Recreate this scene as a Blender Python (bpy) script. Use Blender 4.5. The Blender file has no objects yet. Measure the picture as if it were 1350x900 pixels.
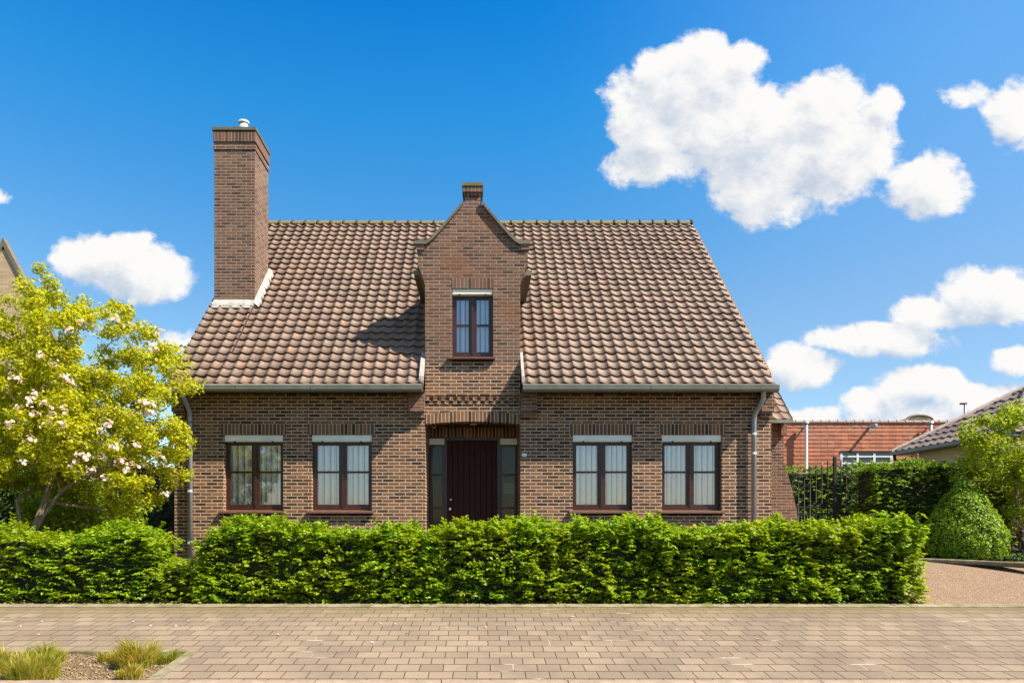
import bpy, math, random
import numpy as np
from mathutils import Vector, noise as mnoise
R = math.radians
random.seed(7); rng = np.random.default_rng(7)
scene = bpy.context.scene
COL = scene.collection

# ------------------------------------------------------------------ camera geometry (metres; y is distance from the camera)
ZC = 0.65
F = 900.0
VX, VY = 632.0, 690.0
def PX(px, d): return (px - VX) / F * d
def PZ(py, d): return ZC + (VY - py) / F * d

# ------------------------------------------------------------------ node expression helper
class NT:
    def __init__(s, nt): s.nt = nt
    def n(s, t, **kw):
        nd = s.nt.nodes.new(t)
        for k, v in kw.items(): setattr(nd, k, v)
        return nd
class E:
    def __init__(s, g, sock): s.g = g; s.k = sock
    def _m(s, op, *o):
        nd = s.g.n('ShaderNodeMath', operation=op)
        for i, a in enumerate((s,) + o):
            if isinstance(a, E): s.g.nt.links.new(a.k, nd.inputs[i])
            else: nd.inputs[i].default_value = a
        return E(s.g, nd.outputs[0])
    def __add__(s, o): return s._m('ADD', o)
    def __radd__(s, o): return s._m('ADD', o)
    def __sub__(s, o): return s._m('SUBTRACT', o)
    def __rsub__(s, o): return s._m('MULTIPLY', -1.0)._m('ADD', o)
    def __mul__(s, o): return s._m('MULTIPLY', o)
    def __rmul__(s, o): return s._m('MULTIPLY', o)
    def __truediv__(s, o): return s._m('DIVIDE', o)
    def floor(s): return s._m('FLOOR')
    def frac(s): return s._m('FRACT')
    def abs(s): return s._m('ABSOLUTE')
    def min(s, o): return s._m('MINIMUM', o)
    def max(s, o): return s._m('MAXIMUM', o)
    def gt(s, o): return s._m('GREATER_THAN', o)
    def lt(s, o): return s._m('LESS_THAN', o)
    def mod(s, o): return s._m('FLOORED_MODULO', o)
    def smax(s, o, d): return s._m('SMOOTH_MAX', o, d)
    def pow(s, o): return s._m('POWER', o)
def link(g, a, sock):
    if isinstance(a, E): g.nt.links.new(a.k, sock)
    elif a is not None: sock.default_value = a
def smooth(g, x, a, b, o0=0.0, o1=1.0):
    nd = g.n('ShaderNodeMapRange', interpolation_type='SMOOTHSTEP')
    link(g, x, nd.inputs[0])
    for i, v in enumerate((a, b, o0, o1)): link(g, v, nd.inputs[1 + i])
    return E(g, nd.outputs[0])
def noise(g, vec, scale, detail=3, rough=0.55, dist=0.0, color=False):
    nd = g.n('ShaderNodeTexNoise'); link(g, vec, nd.inputs['Vector'])
    nd.inputs['Scale'].default_value = scale; nd.inputs['Detail'].default_value = detail
    nd.inputs['Roughness'].default_value = rough; nd.inputs['Distortion'].default_value = dist
    return E(g, nd.outputs['Color' if color else 'Fac'])
def comb(g, x, y, z=0.0):
    nd = g.n('ShaderNodeCombineXYZ')
    for i, a in enumerate((x, y, z)): link(g, a, nd.inputs[i])
    return E(g, nd.outputs[0])
def sep(g, v):
    nd = g.n('ShaderNodeSeparateXYZ'); link(g, v, nd.inputs[0])
    return [E(g, o) for o in nd.outputs]
def white(g, v):
    nd = g.n('ShaderNodeTexWhiteNoise', noise_dimensions='3D'); link(g, v, nd.inputs['Vector'])
    return E(g, nd.outputs['Value'])
def ramp(g, fac, stops, interp='LINEAR'):
    nd = g.n('ShaderNodeValToRGB'); link(g, fac, nd.inputs[0]); cr = nd.color_ramp; cr.interpolation = interp
    while len(cr.elements) < len(stops): cr.elements.new(0.5)
    for e, (p, c) in zip(cr.elements, stops): e.position = p; e.color = (*c, 1)
    return E(g, nd.outputs[0])
def mix(g, fac, a, b, blend='MIX'):
    nd = g.n('ShaderNodeMix', data_type='RGBA', blend_type=blend)
    link(g, fac, nd.inputs[0])
    for i, c in ((6, a), (7, b)):
        if isinstance(c, E): g.nt.links.new(c.k, nd.inputs[i])
        else: nd.inputs[i].default_value = (*c, 1)
    return E(g, nd.outputs[2])
def new_mat(name):
    m = bpy.data.materials.new(name); m.use_nodes = True; m.node_tree.nodes.clear()
    return m, NT(m.node_tree)
def coords(g, kind='Object'):
    return E(g, g.n('ShaderNodeTexCoord').outputs[kind])
def finish(m, g, color, rough=0.7, height=None, bump=0.01, metallic=0.0, spec=0.5, strength=1.0):
    p = g.n('ShaderNodeBsdfPrincipled')
    if isinstance(color, E): g.nt.links.new(color.k, p.inputs['Base Color'])
    else: p.inputs['Base Color'].default_value = (*color, 1)
    link(g, rough, p.inputs['Roughness']); p.inputs['Metallic'].default_value = metallic
    p.inputs['Specular IOR Level'].default_value = spec
    if height is not None:
        b = g.n('ShaderNodeBump'); link(g, height, b.inputs['Height']); b.inputs['Distance'].default_value = bump
        b.inputs['Strength'].default_value = strength
        g.nt.links.new(b.outputs[0], p.inputs['Normal'])
    o = g.n('ShaderNodeOutputMaterial'); g.nt.links.new(p.outputs[0], o.inputs[0])
    return m

def brick_mat(name, stops, mortar, bw=0.2, rh=0.06, mt=0.011, offset=0.5, grime=0.35, stain=None, bump=0.006, rough=0.85, wob=0.003):
    m, g = new_mat(name)
    uv = coords(g, 'UV'); u, v, _ = sep(g, uv)
    wn = noise(g, uv, 22.0, 2, color=True); wx, wy, _ = sep(g, wn)
    u2 = u + (wx - 0.5) * (2 * wob); v2 = v + (wy - 0.5) * (2 * wob)
    row = (v2 / rh).floor()
    us = u2 / bw + row.mod(2.0) * offset
    col = us.floor()
    fx = us.frac() * bw; fy = (v2 / rh).frac() * rh
    ex = fx.min(bw - fx); ey = fy.min(rh - fy)
    e = ex.min(ey)
    mask = smooth(g, e, mt * 0.5 - 0.002, mt * 0.5 + 0.002)
    rnd = white(g, comb(g, col, row, 0.3))
    c = ramp(g, rnd, stops)
    fine = noise(g, uv, 60.0, 4, 0.65)
    c = mix(g, 0.55, c, ramp(g, fine, [(0.25, (0.45, 0.45, 0.45)), (0.75, (1.35, 1.3, 1.25))]), 'MULTIPLY')
    big = noise(g, uv, 0.8, 5, 0.6)
    mo = mix(g, 0.5, mortar, ramp(g, noise(g, uv, 9.0, 3), [(0.3, (0.6, 0.6, 0.6)), (0.7, (1.2, 1.2, 1.2))]), 'MULTIPLY')
    full = mix(g, mask, mo, c)
    full = mix(g, grime, full, ramp(g, big, [(0.3, (0.55, 0.53, 0.5)), (0.65, (1.15, 1.12, 1.1))]), 'MULTIPLY')
    if stain:
        nn = noise(g, uv, 1.3, 4, 0.6)
        full = mix(g, smooth(g, nn, 0.48, 0.68, 0.0, stain[1]), full, stain[0])
    h = mask * (0.8 + 0.2 * fine) + rnd * 0.12
    return finish(m, g, full, rough, h, bump, spec=0.25)

def plain_mat(name, color, rough=0.6, var=0.25, scale=4.0, metallic=0.0, bump=0.002, spec=0.5, tint=None, tscale=2.0, tamt=0.6):
    m, g = new_mat(name)
    o = coords(g)
    n1 = noise(g, o, scale, 5, 0.6)
    c = mix(g, 1.0, color, ramp(g, n1, [(0.25, (1 - var,) * 3), (0.75, (1 + var,) * 3)]), 'MULTIPLY')
    if tint: c = mix(g, smooth(g, noise(g, o, tscale, 5, 0.65), 0.45, 0.65, 0, tamt), c, tint)
    return finish(m, g, c, rough, noise(g, o, scale * 12, 3), bump, metallic, spec)

BR = [(0.0, (0.042, 0.024, 0.018)), (0.14, (0.085, 0.045, 0.029)), (0.38, (0.15, 0.071, 0.038)), (0.65, (0.21, 0.099, 0.049)), (0.86, (0.275, 0.140, 0.069)), (1.0, (0.13, 0.074, 0.050))]
BRD = [(0.0, (0.075, 0.045, 0.036)), (0.2, (0.12, 0.066, 0.046)), (0.5, (0.175, 0.092, 0.060)), (0.8, (0.215, 0.12, 0.078)), (1.0, (0.14, 0.08, 0.058))]
M = {}
M['brick'] = brick_mat('house_brick', BR, (0.56, 0.41, 0.275), mt=0.0155, grime=0.25)
M['brick_up'] = brick_mat('weathered_brick', BRD, (0.36, 0.275, 0.20), mt=0.014, stain=((0.24, 0.10, 0.05), 0.5), grime=0.45)
M['brick_chim'] = brick_mat('chimney_brick', BRD, (0.36, 0.275, 0.205), mt=0.014, grime=0.3)
M['soldier'] = brick_mat('soldier_brick', BR, (0.48, 0.355, 0.245), bw=0.066, rh=0.4, mt=0.017, offset=0.0)
M['soldier_d'] = brick_mat('soldier_brick_weathered', BRD, (0.36, 0.28, 0.21), bw=0.066, rh=0.4, mt=0.011, offset=0.0)
M['tan_brick'] = brick_mat('tan_brick', [(0, (0.46, 0.33, 0.19)), (1, (0.60, 0.45, 0.27))], (0.6, 0.5, 0.36), mt=0.010)
M['zinc'] = plain_mat('zinc', (0.22, 0.22, 0.18), 0.5, 0.18, 6, metallic=0.25, tint=(0.14, 0.15, 0.09), tamt=0.5)
M['pipe'] = plain_mat('zinc_pipe', (0.36, 0.38, 0.40), 0.4, 0.12, 5, metallic=0.4)
M['lead'] = plain_mat('mortar_flashing', (0.46, 0.42, 0.37), 0.85, 0.35, 9, tint=(0.3, 0.26, 0.22), tscale=7, bump=0.01)
M['wood'] = plain_mat('brown_window_wood', (0.048, 0.015, 0.010), 0.35, 0.3, 10)
M['door'] = None
M['box'] = plain_mat('cream_shutter_box', (0.86, 0.80, 0.67), 0.5, 0.08, 8, tint=(0.45, 0.42, 0.36), tamt=0.3)
M['sill'] = plain_mat('brown_sill_tile', (0.135, 0.062, 0.038), 0.4, 0.25, 12)
M['black'] = plain_mat('black_iron', (0.010, 0.010, 0.011), 0.6, 0.2, 10)
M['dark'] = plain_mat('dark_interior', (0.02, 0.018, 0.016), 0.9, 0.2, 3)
M['steel'] = plain_mat('brushed_steel', (0.6, 0.6, 0.6), 0.3, 0.1, 10, metallic=0.9)
M['flue'] = plain_mat('flue_metal', (0.48, 0.52, 0.50), 0.5, 0.15, 8, metallic=0.2)
M['white'] = plain_mat('white_paint', (0.75, 0.75, 0.74), 0.5, 0.06, 6)
M['coping'] = plain_mat('mossy_coping', (0.16, 0.135, 0.105), 0.85, 0.3, 7, tint=(0.15, 0.145, 0.05), tscale=5, tamt=0.7, bump=0.01)
M['cap'] = plain_mat('mossy_cap', (0.16, 0.15, 0.10), 0.9, 0.35, 14, tint=(0.10, 0.12, 0.05), tscale=9, tamt=0.8, bump=0.02)
M['soffit'] = plain_mat('soffit_board', (0.05, 0.03, 0.022), 0.6, 0.2, 5)
M['cream'] = plain_mat('cream_render', (0.62, 0.55, 0.36), 0.85, 0.1, 2)
M['bark'] = plain_mat('tan_bark', (0.32, 0.235, 0.15), 0.9, 0.35, 14, bump=0.02)
M['bark_d'] = plain_mat('dark_bark', (0.07, 0.05, 0.035), 0.9, 0.35, 14, bump=0.02)
M['concrete'] = plain_mat('concrete_edging', (0.26, 0.215, 0.13), 0.9, 0.4, 9, tint=(0.14, 0.12, 0.04), tscale=3.5, tamt=0.85, bump=0.006)
M['kerb'] = plain_mat('kerb_stone', (0.32, 0.235, 0.165), 0.9, 0.28, 12, bump=0.005)

def door_mat():
    m, g = new_mat('dark_plank_door'); o = coords(g); x, y, z = sep(g, o)
    gv = noise(g, comb(g, x * 30.0, y, z * 1.6), 2.0, 4)
    c = mix(g, gv, (0.022, 0.007, 0.005), (0.060, 0.018, 0.012))
    return finish(m, g, c, 0.6, gv, 0.002, spec=0.15)
M['door'] = door_mat()

def tile_mat(name, stops, w=0.204, gh=0.2357, moss=True):
    m, g = new_mat(name)
    uv = coords(g, 'UV'); u, v, _ = sep(g, uv)
    rnd = white(g, comb(g, (u / w).floor(), (v / gh).floor(), 1.7))
    c = ramp(g, rnd, stops)
    fine = noise(g, uv, 30.0, 5, 0.7)
    c = mix(g, 0.7, c, ramp(g, fine, [(0.3, (0.6, 0.6, 0.6)), (0.7, (1.3, 1.3, 1.3))]), 'MULTIPLY')
    big = noise(g, uv, 0.7, 5, 0.6)
    c = mix(g, smooth(g, big, 0.45, 0.7, 0, 0.55), c, (0.27, 0.185, 0.125))
    if moss:
        red = noise(g, uv, 0.55, 3, 0.5)
        warm = smooth(g, (u * -0.32 - 1.15) + (red - 0.5) * 1.2, 0.0, 0.5, 0, 0.55)
        c = mix(g, warm, c, mix(g, 0.6, c, (0.50, 0.24, 0.125)))
        lich = noise(g, uv, 70.0, 2, 0.5)
        c = mix(g, smooth(g, lich, 0.66, 0.74, 0, 0.6), c, (0.45, 0.40, 0.33))
        dark = noise(g, comb(g, u * 2.2, v * 0.5), 1.8, 5, 0.65)
        c = mix(g, smooth(g, dark, 0.5, 0.75, 0, 0.55), c, (0.12, 0.085, 0.065))
    return finish(m, g, c, 0.62, fine, 0.004, spec=0.45)
M['tile'] = tile_mat('clay_pantile', [(0, (0.17, 0.106, 0.072)), (0.5, (0.222, 0.142, 0.098)), (0.9, (0.265, 0.172, 0.120)), (1, (0.29, 0.165, 0.10))])
M['tile_red'] = tile_mat('orange_tile', [(0, (0.36, 0.105, 0.045)), (1, (0.50, 0.160, 0.070))], w=0.3, gh=0.33, moss=False)
M['tile_grey'] = tile_mat('grey_brown_tile', [(0, (0.17, 0.125, 0.105)), (1, (0.28, 0.21, 0.18))], w=0.3, gh=0.35, moss=False)
def ridge_mat():
    m, g = new_mat('ridge_tile'); o = coords(g)
    n1 = noise(g, o, 1.1, 5, 0.7); n2 = noise(g, o, 25.0, 4, 0.7)
    c = mix(g, n2, (0.10, 0.085, 0.06), (0.25, 0.21, 0.15))
    c = mix(g, smooth(g, n1, 0.42, 0.58, 0, 0.9), c, mix(g, n2, (0.10, 0.075, 0.02), (0.30, 0.23, 0.06)))
    return finish(m, g, c, 0.9, n2, 0.01)
M['ridge'] = ridge_mat()
M['ridge_d'] = plain_mat('ridge_collar', (0.07, 0.058, 0.045), 0.9, 0.4, 6)

def paver_mat():
    m, g = new_mat('concrete_pavers')
    uv = coords(g, 'UV'); u, v, _ = sep(g, uv)
    wn = noise(g, uv, 7.0, 3, color=True); wx, wy, _ = sep(g, wn)
    bw, rh = 0.197, 0.182
    u2 = u + (wx - 0.5) * 0.012; v2 = v + (wy - 0.5) * 0.014
    row = (v2 / rh).floor(); us = u2 / bw + row.mod(2.0) * 0.5 + white(g, comb(g, row, 3.0)) * 0.14; col = us.floor()
    fx = us.frac() * bw; fy = (v2 / rh).frac() * rh
    ex = fx.min(bw - fx); ey = fy.min(rh - fy)
    mask = smooth(g, ex, 0.0015, 0.0055) * smooth(g, ey, 0.002, 0.012)
    rnd = white(g, comb(g, col, row, 0.1))
    fine = noise(g, uv, 90.0, 4, 0.75)
    c = ramp(g, rnd, [(0, (0.235, 0.174, 0.120)), (0.5, (0.28, 0.209, 0.143)), (1, (0.315, 0.237, 0.163))])
    c = mix(g, 0.8, c, ramp(g, fine, [(0.25, (0.62, 0.62, 0.62)), (0.75, (1.3, 1.3, 1.3))]), 'MULTIPLY')
    big = noise(g, uv, 0.9, 6, 0.65)
    c = mix(g, smooth(g, big, 0.40, 0.66, 0, 0.75), c, (0.185, 0.137, 0.10))
    sp = noise(g, uv, 34.0, 3, 0.6)
    c = mix(g, smooth(g, sp, 0.62, 0.72, 0, 0.5), c, (0.13, 0.10, 0.075))
    # mossy dirt gathers along the rear edge (v measured from it)
    jn = noise(g, uv, 3.0, 5, 0.7)
    dirt = smooth(g, v + (jn - 0.5) * 0.7, -0.62, -0.05, 0.0, 0.85)
    c = mix(g, dirt, c, mix(g, fine, (0.12, 0.092, 0.045), (0.23, 0.175, 0.085)))
    j = mix(g, noise(g, uv, 2.2, 5, 0.7), (0.035, 0.026, 0.018), (0.13, 0.095, 0.06))
    jv = smooth(g, noise(g, uv, 1.7, 2), 0.62, 0.7)
    j = mix(g, jv, j, (0.55, 0.47, 0.36))
    full = mix(g, mask.max(dirt * 0.75), j, c)
    return finish(m, g, full, 0.9, mask * 0.7 + fine * 0.35 + rnd * 0.5 * (1.0 - ex * 4.0), 0.007, spec=0.2)
M['paver'] = paver_mat()
def ground_mat(name, a, b, c3, scale, bump=0.02, vor=60.0):
    m, g = new_mat(name); o = coords(g)
    n1 = noise(g, o, scale, 6, 0.7)
    vn = g.n('ShaderNodeTexVoronoi'); link(g, o, vn.inputs['Vector']); vn.inputs['Scale'].default_value = vor
    vc = E(g, vn.outputs['Color']); vd = E(g, vn.outputs['Distance']); r_, _, _ = sep(g, vc)
    c = mix(g, n1, a, b); c = mix(g, smooth(g, r_, 0.6, 0.95, 0, 0.8), c, c3)
    c = mix(g, 0.5, c, ramp(g, vd, [(0.0, (1.2, 1.2, 1.2)), (0.6, (0.5, 0.5, 0.5))]), 'MULTIPLY')
    return finish(m, g, c, 0.95, vd * -1.0 + n1 * 0.5, bump, spec=0.15)
M['gravel'] = ground_mat('pink_gravel', (0.26, 0.165, 0.105), (0.35, 0.23, 0.145), (0.50, 0.36, 0.24), 1.5, 0.012, 55)
M['soil'] = ground_mat('dry_soil', (0.20, 0.135, 0.07), (0.33, 0.235, 0.13), (0.48, 0.36, 0.21), 8.0, 0.02, 70)
M['earth'] = ground_mat('garden_earth', (0.045, 0.040, 0.02), (0.08, 0.07, 0.03), (0.10, 0.085, 0.04), 3.0, 0.02, 30)
M['road'] = ground_mat('asphalt', (0.045, 0.045, 0.045), (0.06, 0.06, 0.06), (0.09, 0.09, 0.09), 3.0, 0.006, 120)

def leaf_mat(name, stops, trans=0.45, gloss=0.5, patch=None):
    m, g = new_mat(name)
    geo = g.n('ShaderNodeNewGeometry'); r = E(g, geo.outputs['Random Per Island'])
    c = ramp(g, r, stops)
    if patch:
        n = noise(g, coords(g), patch[1], 3, 0.5)
        c = mix(g, smooth(g, n, 0.42, 0.62, 0, patch[2]), c, mix(g, r, patch[0], [x * 0.7 for x in patch[0]]))
    p = g.n('ShaderNodeBsdfPrincipled'); link(g, c, p.inputs['Base Color']); p.inputs['Roughness'].default_value = gloss
    p.inputs['Specular IOR Level'].default_value = 0.3
    t = g.n('ShaderNodeBsdfTranslucent'); link(g, mix(g, 1.0, c, (1.5, 1.25, 0.5), 'MULTIPLY'), t.inputs[0])
    ms = g.n('ShaderNodeMixShader'); ms.inputs[0].default_value = trans
    g.nt.links.new(p.outputs[0], ms.inputs[1]); g.nt.links.new(t.outputs[0], ms.inputs[2])
    o = g.n('ShaderNodeOutputMaterial'); g.nt.links.new(ms.outputs[0], o.inputs[0])
    return m
M['leaf_hedge'] = leaf_mat('hornbeam_leaf', [(0, (0.10, 0.22, 0.010)), (0.5, (0.22, 0.38, 0.012)), (0.95, (0.40, 0.54, 0.02)), (1, (0.30, 0.22, 0.03))], trans=0.5, patch=((0.35, 0.44, 0.012), 1.4, 0.55), gloss=0.38)
M['leaf_mag'] = leaf_mat('young_gold_leaf', [(0, (0.24, 0.32, 0.012)), (0.5, (0.46, 0.51, 0.016)), (1, (0.62, 0.62, 0.03))], trans=0.55)
M['leaf_dark'] = leaf_mat('deep_green_leaf', [(0, (0.02, 0.055, 0.008)), (0.6, (0.045, 0.105, 0.012)), (1, (0.085, 0.16, 0.015))], trans=0.35)
M['leaf_beech'] = leaf_mat('tall_hedge_leaf', [(0, (0.07, 0.16, 0.009)), (0.6, (0.16, 0.29, 0.012)), (1, (0.32, 0.44, 0.018))], trans=0.4)
M['leaf_light'] = leaf_mat('fresh_green_leaf', [(0, (0.17, 0.28, 0.012)), (0.5, (0.27, 0.38, 0.016)), (1, (0.38, 0.47, 0.025))], trans=0.5)
M['leaf_top'] = leaf_mat('conifer_spray', [(0, (0.12, 0.24, 0.008)), (0.6, (0.24, 0.38, 0.012)), (1, (0.38, 0.50, 0.02))], trans=0.3)
M['petal'] = leaf_mat('pale_pink_petal', [(0, (0.66, 0.46, 0.42)), (1, (0.88, 0.74, 0.68))], trans=0.35)
M['petal_dry'] = plain_mat('fallen_petal', (0.8, 0.72, 0.6), 0.7, 0.15, 20)
M['blade'] = leaf_mat('grass_blade', [(0, (0.22, 0.25, 0.02)), (0.4, (0.42, 0.39, 0.04)), (1, (0.68, 0.50, 0.17))], trans=0.4, patch=((0.24, 0.30, 0.02), 5.0, 0.7))
M['core'] = plain_mat('dark_hedge_core', (0.024, 0.034, 0.009), 0.95, 0.4, 12, bump=0.03)  # dark colour of the light-stopping core; the foot stems share it
M['blueplant'] = leaf_mat('bluish_leaf', [(0, (0.10, 0.14, 0.13)), (1, (0.22, 0.27, 0.30))], trans=0.2)
M['dryplant'] = leaf_mat('reddish_twig_leaf', [(0, (0.12, 0.07, 0.03)), (1, (0.22, 0.15, 0.06))], trans=0.2)

def glass_mat(name='window_glass', tint=(0.98, 0.985, 1.0), refl=0.05):
    m, g = new_mat(name)
    tr = g.n('ShaderNodeBsdfTransparent'); tr.inputs[0].default_value = (*tint, 1)
    gl = g.n('ShaderNodeBsdfGlossy'); gl.inputs['Roughness'].default_value = 0.02; gl.inputs[0].default_value = (1, 1, 1, 1)
    nb = g.n('ShaderNodeBump'); link(g, noise(g, coords(g), 1.3, 1), nb.inputs['Height']); nb.inputs['Distance'].default_value = 0.01
    nb.inputs['Strength'].default_value = 0.5
    g.nt.links.new(nb.outputs[0], gl.inputs['Normal'])
    fr = g.n('ShaderNodeFresnel'); fr.inputs[0].default_value = 1.5
    f = E(g, fr.outputs[0]) * 1.4 + refl
    ms = g.n('ShaderNodeMixShader'); link(g, f, ms.inputs[0])
    g.nt.links.new(tr.outputs[0], ms.inputs[1]); g.nt.links.new(gl.outputs[0], ms.inputs[2])
    o = g.n('ShaderNodeOutputMaterial'); g.nt.links.new(ms.outputs[0], o.inputs[0])
    return m
M['glass'] = glass_mat()
M['glass_s'] = glass_mat('sidelight_glass', (0.6, 0.63, 0.6), -0.035)
def curtain_mat(name, col):
    m, g = new_mat(name); x, y, z = sep(g, coords(g))
    n = noise(g, comb(g, x * 6.0, y, z * 0.3), 3.0, 3)
    c = mix(g, n, [v * 0.88 for v in col], col)
    return finish(m, g, c, 0.9, None)
M['curtain'] = curtain_mat('net_curtain', (0.93, 0.94, 0.95))
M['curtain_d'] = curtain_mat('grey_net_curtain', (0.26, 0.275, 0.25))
M['glass_dark'] = plain_mat('dark_glass', (0.035, 0.045, 0.05), 0.08, 0.1, 2, spec=0.8)

# ------------------------------------------------------------------ mesh builder
class MB:
    def __init__(s): s.v = []; s.f = []; s.uv = []; s.mi = []; s.sm = []
    def face(s, pts, uv=None, mi=0, smooth=False):
        b = len(s.v); s.v += [tuple(p) for p in pts]; s.f.append(tuple(range(b, b + len(pts))))
        if uv is None:
            a = Vector(pts[0]); n = Vector((0, 0, 0))
            for i in range(1, len(pts) - 1): n += (Vector(pts[i]) - a).cross(Vector(pts[i + 1]) - a)
            ax, ay, az = abs(n.x), abs(n.y), abs(n.z)
            if ay >= ax and ay >= az: uv = [(p[0], p[2]) for p in pts]
            elif ax >= az: uv = [(p[1], p[2]) for p in pts]
            else: uv = [(p[0], p[1]) for p in pts]
        s.uv += list(uv); s.mi.append(mi); s.sm.append(smooth)
    def box(s, x0, x1, y0, y1, z0, z1, mi=0, skip=''):
        P = lambda i, j, k: ((x0, x1)[i], (y0, y1)[j], (z0, z1)[k])
        Q = {'f': [P(0,0,0), P(1,0,0), P(1,0,1), P(0,0,1)], 'b': [P(1,1,0), P(0,1,0), P(0,1,1), P(1,1,1)],
             'l': [P(0,1,0), P(0,0,0), P(0,0,1), P(0,1,1)], 'r': [P(1,0,0), P(1,1,0), P(1,1,1), P(1,0,1)],
             't': [P(0,0,1), P(1,0,1), P(1,1,1), P(0,1,1)], 'd': [P(0,1,0), P(1,1,0), P(1,0,0), P(0,0,0)]}
        for k, q in Q.items():
            if k not in skip: s.face(q, None, mi)
    def prism(s, poly, axis, a, b, mi=0, caps=True):
        # poly: 2D points; axis 'x': (y,z) extruded in x; 'y': (x,z) extruded in y; 'z': (x,y)
        def mk(p, t): return {'x': (t, p[0], p[1]), 'y': (p[0], t, p[1]), 'z': (p[0], p[1], t)}[axis]
        n = len(poly)
        if caps:
            s.face([mk(p, a) for p in poly], None, mi); s.face([mk(p, b) for p in reversed(poly)], None, mi)
        for i in range(n):
            p, q = poly[i], poly[(i + 1) % n]
            s.face([mk(p, a), mk(p, b), mk(q, b), mk(q, a)], None, mi)
    def tube(s, pts, rad, n=8, mi=0, cap=True):
        pts = [Vector(p) for p in pts]; rings = []
        for i, p in enumerate(pts):
            d = (pts[min(i + 1, len(pts) - 1)] - pts[max(i - 1, 0)])
            d = d.normalized() if d.length > 1e-9 else Vector((0, 0, 1))
            a = d.cross(Vector((0, 1, 0.13)));
            if a.length < 0.05: a = d.cross(Vector((1, 0, 0)))
            a.normalize(); b = d.cross(a); r = rad[i] if isinstance(rad, (list, tuple)) else rad
            rings.append([p + (a * math.cos(2 * math.pi * k / n) + b * math.sin(2 * math.pi * k / n)) * r for k in range(n)])
        base = len(s.v)
        for rg in rings: s.v += [tuple(q) for q in rg]
        for i in range(len(rings) - 1):
            for k in range(n):
                k2 = (k + 1) % n
                s.f.append((base + i*n + k, base + i*n + k2, base + (i+1)*n + k2, base + (i+1)*n + k))
                s.uv += [(k / n, i), ((k+1) / n, i), ((k+1) / n, i + 1), (k / n, i + 1)]; s.mi.append(mi); s.sm.append(True)
        if cap:
            for ri in (0, len(rings) - 1):
                s.f.append(tuple(base + ri*n + k for k in range(n))); s.uv += [(0, 0)] * n; s.mi.append(mi); s.sm.append(False)
    def build(s, name, mats, parent=None, bevel=0):
        me = bpy.data.meshes.new(name); me.from_pydata(s.v, [], s.f)
        uvl = me.uv_layers.new(name='UVMap')
        uvl.data.foreach_set('uv', np.array(s.uv, dtype=np.float32).ravel())
        me.polygons.foreach_set('material_index', s.mi); me.polygons.foreach_set('use_smooth', s.sm)
        if not isinstance(mats, (list, tuple)): mats = [mats]
        for m in mats: me.materials.append(m)
        me.update()
        o = bpy.data.objects.new(name, me); COL.objects.link(o)
        if parent: o.parent = parent
        if bevel:
            w = o.modifiers.new('weld', 'WELD'); w.merge_threshold = 0.0005
            b = o.modifiers.new('bevel', 'BEVEL'); b.width = bevel; b.segments = 2; b.limit_method = 'ANGLE'
        return o
def tag(o, label=None, cat=None, group=None, kind=None):
    if label: o['label'] = label
    if cat: o['category'] = cat
    if group: o['group'] = group
    if kind: o['kind'] = kind
    return o
def thing(name, label, cat, group=None, loc=(0, 0, 0)):
    o = bpy.data.objects.new(name, None); COL.objects.link(o); o.empty_display_size = 0.2
    return tag(o, label, cat, group)

# ================================================================== THE HOUSE
house = thing('brick_house', 'brown brick house with pantiled roof, tall chimney and gabled dormer behind the clipped hedge', 'house')
WY = 12.0                       # front wall plane
WL, WR = -5.36, 5.13
DX0, DX1 = -0.955, 0.72         # entrance bay / dormer
BACK = 20.8
EY, EZ = 11.62, 3.01            # tile edge at the eaves
SL, SLZ = 0.694, 0.720
LROOF = 6.6; GA = LROOF / 28; TW = 0.204
RY, RZ = EY + SL * LROOF, EZ + SLZ * LROOF
def roofz(y): return EZ + (y - EY) * SLZ / SL

def panel(mb, x0, x1, z0, z1, holes, y, depth, mi=0):
    xs = sorted({x0, x1, *[h[0] for h in holes], *[h[1] for h in holes]})
    zs = sorted({z0, z1, *[h[2] for h in holes], *[h[3] for h in holes]})
    for i in range(len(xs) - 1):
        for j in range(len(zs) - 1):
            cx, cz = (xs[i] + xs[i+1]) / 2, (zs[j] + zs[j+1]) / 2
            if any(h[0] < cx < h[1] and h[2] < cz < h[3] for h in holes): continue
            mb.face([(xs[i], y, zs[j]), (xs[i+1], y, zs[j]), (xs[i+1], y, zs[j+1]), (xs[i], y, zs[j+1])], None, mi)
            yb = y + depth
            mb.face([(xs[i+1], yb, zs[j]), (xs[i], yb, zs[j]), (xs[i], yb, zs[j+1]), (xs[i+1], yb, zs[j+1])], None, mi)
    for a, b, c, d in holes:
        yb = y + depth
        mb.face([(a, y, c), (a, yb, c), (a, yb, d), (a, y, d)], None, mi)
        mb.face([(b, yb, c), (b, y, c), (b, y, d), (b, yb, d)], None, mi)
        mb.face([(a, y, d), (b, y, d), (b, yb, d), (a, yb, d)], None, mi)
        mb.face([(a, yb, c), (b, yb, c), (b, y, c), (a, y, c)], None, mi)

ZT, ZB = 2.215, 0.80            # window openings
wins = [(-4.49, -3.45), (-2.95, -1.89), (1.64, 2.69), (3.21, 4.26)]
TOPW = 2.93
mb = MB()
holes_l = [(a, b, ZB, ZT) for a, b in wins[:2]]
holes_r = [(a, b, ZB, ZT) for a, b in wins[2:]]
panel(mb, WL, DX0, -0.15, TOPW, holes_l, WY, 0.3)
panel(mb, DX1, WR, -0.15, TOPW, holes_r, WY, 0.3)
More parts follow.
